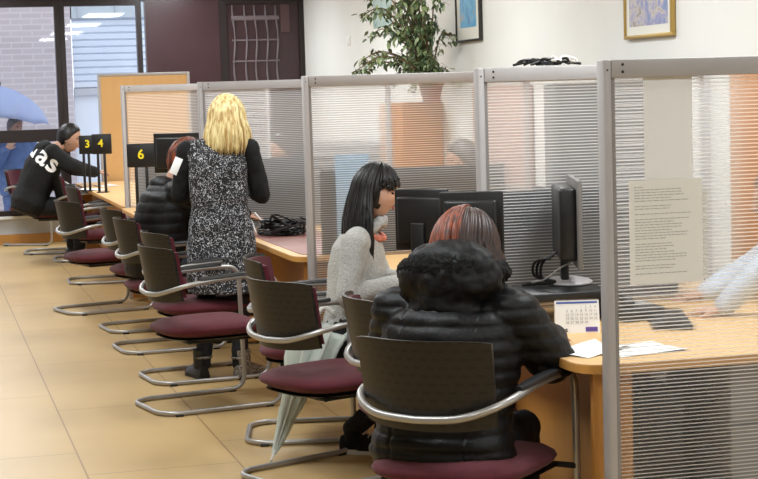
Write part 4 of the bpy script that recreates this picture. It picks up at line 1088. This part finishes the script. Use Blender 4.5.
# papers on the desk
def sheet(px, py, w, l, rz, label, h=DH, curl=.01, name='paper_sheet', m_=None):
    p = at_h(px, py, h); t = thing(name, label, 'paper', (p.x, p.y, h), rz)
    b = bmn(); n = 10; g = []
    for zz in (0.0008, .0016):
        g.append([[b.verts.new((-w/2+w*i/n, -l/2+l*j/n, zz+curl*((i/n-.5)*2)**4*(j/n)+curl*.4*math.sin(3*i/n+2*j/n)**2)) for j in range(n+1)] for i in range(n+1)])
    for i in range(n):
        for j in range(n):
            b.faces.new((g[1][i][j], g[1][i+1][j], g[1][i+1][j+1], g[1][i][j+1])); b.faces.new((g[0][i][j+1], g[0][i+1][j+1], g[0][i+1][j], g[0][i][j]))
    obj('sheet', b, m_ or M_paper, t, False, auto=False); return t
sheet(592, 351, .16, .26, R_(-58), 'curled white paper sheet lying before the desk calendar', DH, .012)
sheet(637, 350, .21, .26, R_(-80), 'white paper sheet on the desk, behind the nearest screen', DH, .004)
sheet(106, 186, .2, .28, R_(20), 'white paper sheet on the far desk beside the lettered jacket', DH, .01)
sheet(92, 190, .22, .3, R_(60), 'white paper sheet at the edge of the far desk', DH, .01)
# notices on the near screen
def notice(px0, py0, px1, py1, y, label, m_, lines, seed):
    a = at_y(px0, py0, y); c = at_y(px1, py1, y); w = c.x-a.x; zt_ = a.z; zb_ = at_y(px0, py1, y).z
    t = thing('paper_notice', label, 'notice', ((a.x+c.x)/2, y, zb_)); h = zt_-zb_
    b = bmn(); box(b, (-w/2, -.0008, 0), (w/2, .0, h)); obj('sheet', b, m_, t, False)
    rnd = random.Random(seed)
    if lines:
        b = bmn(); z = h-.022; k = 0
        while z > .03:
            x = -w/2+.018; xe_ = x+(.03 if k == 0 else rnd.uniform(.5, .92)*(w-.04))
            while x < xe_: L = rnd.uniform(.006, .02); box(b, (x, -.0016, z), (min(x+L, xe_), -.0009, z+.0020)); x += L+.003
            z -= .0085 if rnd.random() < .7 else .016; k += 1
        o = obj('text_lines', b, M_ink, t, False); o['kind'] = 'stuff'
    return t
notice(628.5, 181, 703.5, 285, p1.y-.002, 'cream notice with printed text taped on the nearest screen', M_paper2, True, 3)
notice(636, 190, 709, 283, p1.y+.003, 'white sheet taped just behind the cream printed notice', M_paper, False, 4)
notice(643, 76, 693, 180, p1.y-.001, 'blank white poster high on the back of the nearest screen', M_thin, False, 5)
# pale blue board beyond screen 3
a = at_s(353, 200, 187); a.y = p3.y+.065
t = thing('display_board', 'pale blue board standing behind the sweater woman\'s hair', 'board', (a.x, a.y, DH), 0)
zt2 = at_s(353, 154, 187).z-DH
b = bmn(); rbox(b, (-.095, -.006, .0), (.09, .006, zt2), .003); obj('board', b, M_bluepanel, t, auto=False)
b = bmn(); rbox(b, (-.06, .0065, .0), (.06, .025, .012), .003); obj('foot', b, M_bluepanel, t, auto=False)
# cables on desk 3, keyboard, papers tray
rnd = random.Random(5); b = bmn()
c0 = at_h(287, 236, DH)
for k in range(16):
    pts = []; 
    for q in range(7): pts.append(V((c0.x+rnd.uniform(-.17, .14), c0.y+rnd.uniform(-.1, .15), DH+.012+rnd.uniform(0, .13)*(1-abs(q-3)/3.5))))
    tube(b, catmull(pts, 5), .006, 6)
tag(obj('cable_tangle', b, M_black), 'tangle of black cables on the mauve topped desk', 'cable')
c1 = at_h(262, 236, DH)
b = bmn(); tube(b, catmull([c1+V((-.12, .1, .01)), c1+V((-.06, .05, .10)), c1+V((-.03, .0, .02)), c1+V((.05, .0, .02)), c1+V((-.02, .1, .14))], 6), .004, 6); tag(obj('white_wire', b, M_paper), 'thin white wire loop on the mauve topped desk', 'cable')
kb = at_h(120, 182, DH)
# staff side boxes
pa = on_desk(292, 222); t = thing('paper_box', 'small white box behind the black cable tangle', 'box', (pa.x+.05, pa.y+.3, DH), .2)
b = bmn(); rbox(b, (-.09, -.07, 0), (.09, .07, .10), .004); obj('carton', b, M_paper, t, auto=False); b = bmn(); rbox(b, (-.092, -.072, .085), (.092, .072, .104), .003); obj('lid', b, M_paper2, t, auto=False)
# ------------------------------------------------------------ cabinets on the white wall
def cabinet(y0, y1, h, d, label, m_, doors=2):
    t = thing('tall_cabinet', label, 'cabinet', (XW-d-.01, (y0+y1)/2, 0)); L = y1-y0
    b = bmn(); rbox(b, (.02, -L/2, .06), (d, L/2, h), .003); obj('carcass', b, m_, t, auto=False)
    b = bmn(); box(b, (.04, -L/2+.02, 0), (d-.02, L/2-.02, .06)); obj('plinth', b, M_black, t, False)
    for k in range(doors):
        a = -L/2+L*k/doors; b = bmn(); rbox(b, (.0, a+.003, .07), (.0185, a+L/doors-.003, h-.01), .002); dd = obj('door', b, m_, t, auto=False)
        yy = a+.05 if k % 2 else a+L/doors-.05; b = bmn(); rbox(b, (-.02, yy-.006, h*.5), (-.001, yy+.006, h*.5+.12), .003); obj('handle', b, M_alu, dd, auto=False)
    return t
def wy(px): return at_x(px, 100, XW-.45).y
cabinet(wy(850), wy(731), 1.66, .45, 'orange wood cabinet at the right edge, behind the nearest screen', M_cabwood)
cabinet(wy(583), wy(545), 1.62, .45, 'grey cabinet behind the screen with black cable on its rail', M_greyfab)
yc_ = at_x(443, 100, XW).y
cabinet(yc_, yc_+.8, 1.50, .36, 'wood cabinet under the ficus, behind the sweater woman\'s screen', M_cabwood)
cabinet(yc_+.86, wy(312), 1.10, .45, 'low dark grey cabinet on the wall left of the ficus cabinet', M_greyfab)
# reddish pillar strip of brick-coloured felt boards behind screens 2
def board(px0, px1, z0, z1, X, label, m_, name='wall_board'):
    y0, y1 = at_x(px1, 100, X).y, at_x(px0, 100, X).y
    t = thing(name, label, 'board', (X, (y0+y1)/2, z0)); b = bmn(); rbox(b, (0, -(y1-y0)/2, 0), (.02, (y1-y0)/2, z1-z0), .003); obj('panel', b, m_, t, auto=False)
    b = bmn(); rbox(b, (-.004, -(y1-y0)/2-.02, -.02), (.018, (y1-y0)/2+.02, 0), .002); obj('ledge', b, M_alu, t, auto=False); return t
M_pinkfelt = mat('dusty_pink_felt', srgb(196, 158, 148), .9, var=.05)
board(472, 530, .85, 1.62, XW-.03, 'dusty pink pin board on the wall behind the screens', M_pinkfelt)
# ------------------------------------------------------------ pictures
def picture(px0, px1, pyb, frame, art, label, mount=.07, edge=.018, fm=None):
    X = XW-.004; y1 = at_x(px0, pyb, X).y; y0 = at_x(px1, pyb, X).y; zb_ = at_x((px0+px1)/2, pyb, X).z; L = y1-y0; H = L*1.3
    t = thing('framed_picture', label, 'picture', (X, (y0+y1)/2, zb_))
    for nm, lo, hi in (('frame', (-.03, -L/2, 0), (-.001, L/2, edge)), ('frame', (-.03, -L/2, H-edge), (-.001, L/2, H)), ('frame', (-.03, -L/2, edge), (-.001, -L/2+edge, H-edge)), ('frame', (-.03, L/2-edge, edge), (-.001, L/2, H-edge))):
        b = bmn(); rbox(b, lo, hi, .002); obj(nm, b, fm, t, auto=False)
    b = bmn(); box(b, (-.018, -L/2+edge, edge), (-.002, L/2-edge, H-edge)); obj('mount', b, M_mount, t, False)
    b = bmn(); box(b, (-.020, -L/2+edge+mount, edge+mount*1.1), (-.0185, L/2-edge-mount, H-edge-mount)); obj('artwork', b, art, t, False)
    return t
picture(459, 483, 41.5, None, M_paint1, 'blue abstract picture in thin dark frame, right of the ficus', .09, .018, mat('dark_silver_frame', srgb(60, 58, 56), .4, metal=.3))
picture(628, 676, 37.5, None, M_paint2, 'lilac and blue picture in gold frame on the right', .05, .022, M_gold)
picture(374, 396, 34, None, M_paint3, 'pale green picture half hidden behind the ficus', .04, .018, M_mount)
# light switch
a = at_x(349, 41, XW); t = thing('light_switch', 'small white light switch on the wall left of the ficus', 'switch', (XW, a.y, a.z))
b = bmn(); rbox(b, (-.012, -.07, -.045), (-.001, .07, .045), .003); obj('plate', b, M_paper, t, auto=False); b = bmn(); rbox(b, (-.018, -.04, -.03), (-.0125, .04, .03), .002); obj('rocker', b, M_paper2, t, auto=False)
# ------------------------------------------------------------ ficus on the cabinet
s_f = 0; base = V((XW-.25, at_x(407, 80, XW-.46).y, 1.50)); print(yc_)
print('ficus', base, s_f)
fi = thing('potted_ficus', 'bushy green ficus plant standing on the wood cabinet', 'plant', base)
b = bmn(); rings = [[V((r*math.cos(2*PI*k/24), r*math.sin(2*PI*k/24), z)) for k in range(24)] for r, z in ((.07, 0), (.10, .14), (.108, .14), (.108, .165), (.095, .165), (.09, .13))]; rings_to_mesh(b, rings); obj('pot', b, M_pot, fi)
rnd = random.Random(21); bb = bmn(); la_, lb_ = bmn(), bmn()
def leaf(bm, p, d, L, wd, up):
    d = d.normalized(); s_ = d.cross(up).normalized(); n = s_.cross(d)
    prof = [(0, 0), (.15, .5), (.38, 1), (.65, .75), (.88, .28), (1, 0)]
    c = [p+d*L*t - n*L*.22*t*t for t, _ in prof]
    vs = [bm.verts.new(c[0])]; le, ri, mid = [], [], []
    for i in range(1, 5): le.append(bm.verts.new(c[i]+s_*prof[i][1]*wd+n*.12*wd)); ri.append(bm.verts.new(c[i]-s_*prof[i][1]*wd+n*.12*wd)); mid.append(bm.verts.new(c[i]))
    tip = bm.verts.new(c[5])
    bm.faces.new((vs[0], le[0], mid[0])); bm.faces.new((vs[0], mid[0], ri[0]))
    for i in range(3): bm.faces.new((le[i], le[i+1], mid[i+1], mid[i])); bm.faces.new((mid[i], mid[i+1], ri[i+1], ri[i]))
    bm.faces.new((le[3], tip, mid[3])); bm.faces.new((mid[3], tip, ri[3]))
nl = 0
for st_ in range(46):
    az = rnd.uniform(0, 2*PI); rr_ = rnd.uniform(.08, .46); H = rnd.uniform(.20, .98)
    e = V((rr_*math.cos(az)*.92-.22, rr_*math.sin(az), H)); 
    pts = catmull([V((0, 0, .13)), V((e.x*.35, e.y*.35, .14+H*.45)), V((e.x*.8, e.y*.8, H*.95)), e+V((math.cos(az)*.06, math.sin(az)*.06, -.10))], 6)
    if st_ < 3: pts = catmull([V((0, 0, .13)), V((-.08, .02*st_, .5)), V((-.16, .06*(st_-1), .95))], 9)
    tube(bb, pts, [.007*(1-.75*i/len(pts))+.0015 for i in range(len(pts))], 6)
    for i in range(4, len(pts)):
        for q in range(3):
            p = pts[i]+V((rnd.gauss(0, .018), rnd.gauss(0, .018), rnd.gauss(0, .018))); d = V((rnd.uniform(-1, 1), rnd.uniform(-1, 1), rnd.uniform(-1.3, .1)))
            L = rnd.uniform(.045, .075); leaf(la_ if rnd.random() < .62 else lb_, p, d, L, L*.24, V((rnd.uniform(-.5, .5), rnd.uniform(-.5, .5), 1)).normalized()); nl += 1
obj('branches', bb, M_bark, fi)
o = obj('foliage', la_, M_leaf, fi, auto=False); o['kind'] = 'stuff'
o = obj('light_foliage', lb_, M_leaf2, fi, auto=False); o['kind'] = 'stuff'
# cable bundle on rail of screen 2
rnd = random.Random(9); b = bmn(); zr_ = p2.z
for k in range(9):
    pts = []; x0 = .16+rnd.uniform(-.02, .16)
    for q in range(6): pts.append(V((p2.x+x0+q*.022+rnd.uniform(-.015, .015), p2.y+rnd.uniform(-.018, .018), zr_+.007+rnd.uniform(0, .022)*(q not in (0, 5)))))
    tube(b, catmull(pts, 4), .0055, 6)
tag(obj('cable_bundle', b, M_black), 'black cable bundle lying on the rail above the edge-on monitor', 'cable')
b = bmn(); rnd = random.Random(4)
for k in range(4):
    tube(b, catmull([V((p2.x+.30+q*.025+rnd.uniform(-.012, .012), p2.y+rnd.uniform(-.015, .015), zr_+.012+rnd.uniform(0, .028))) for q in range(5)], 4), .006, 6)
tag(obj('white_cable', b, M_paper2), 'short crumpled white cord on the screen rail, at the end of the black cable bundle', 'cable')
# ------------------------------------------------------------ folded clear umbrella hanging from the chair
tip = at_s(271, 474, 232); tp = at_s(318, 330, 226); 
fu = thing('folded_umbrella', 'folded translucent pale green umbrella hanging beside the empty maroon chair', 'umbrella', (tip.x, tip.y, max(0.0, tip.z)))
o0 = V((tip.x, tip.y, max(0.0, tip.z))); ax = (tp-o0)
b = bmn(); n = 64; rings = []; A_, B_ = frame_from(ax)
for j in range(16):
    t = j/15; r = .010+.058*min(1, t*1.35)+.045*max(0, t-.55)/.4
    rings.append([ax*(.06+.94*t)+A_*math.cos(2*PI*k/n)*r*(1+.38*math.sin(8*2*PI*k/n+5*t))+B_*math.sin(2*PI*k/n)*r*(1+.38*math.sin(8*2*PI*k/n+5*t))*.8 for k in range(n)])
rings_to_mesh(b, rings, caps=False); crumple(b, .006, 20); obj('canopy', b, M_film, fu, auto=False)
for k in range(4):
    a = 2*PI*k/4+.4; b = bmn(); tube(b, [ax*.04, ax*.5+A_*.045*math.cos(a)+B_*.045*math.sin(a), ax*.98+A_*.07*math.cos(a)+B_*.07*math.sin(a)], .0028, 6); obj('rib', b, M_alu, fu)
b = bmn(); tube(b, [V((0, 0, 0)), ax*1.02], .005, 8); obj('shaft', b, M_alu, fu)
b = bmn(); tube(b, [V((0, 0, 0)), ax*.09], [.004, .009], 10); obj('tip', b, M_paper2, fu)
b = bmn(); top_ = ax*1.0; tube(b, catmull([top_, top_+UPZ*.06, top_+UPZ*.10+RT*.03, top_+UPZ*.08+RT*.07], 5), .010, 10); obj('handle', b, M_paper2, fu)
b = bmn()
hc = ax*.93+RT*.10+UPZ*.02
g = []
for j in range(12):
    t = j/11; g.append([hc+RT*(-.13+.26*t)+V((0, 0, -.09*t*(1-t)*2))+F0*(.04*math.cos(k*.9)+.02)+UPZ*(.08-.18*k/9*(1-.5*abs(t-.5)*2)) for k in range(10)])
vs = [[b.verts.new(p) for p in r] for r in g]
for i in range(11):
    for k in range(9): b.faces.new((vs[i][k], vs[i+1][k], vs[i+1][k+1], vs[i][k+1]))
crumple(b, .012, 16); obj('loose_canopy_flap', b, M_film, fu, auto=False)
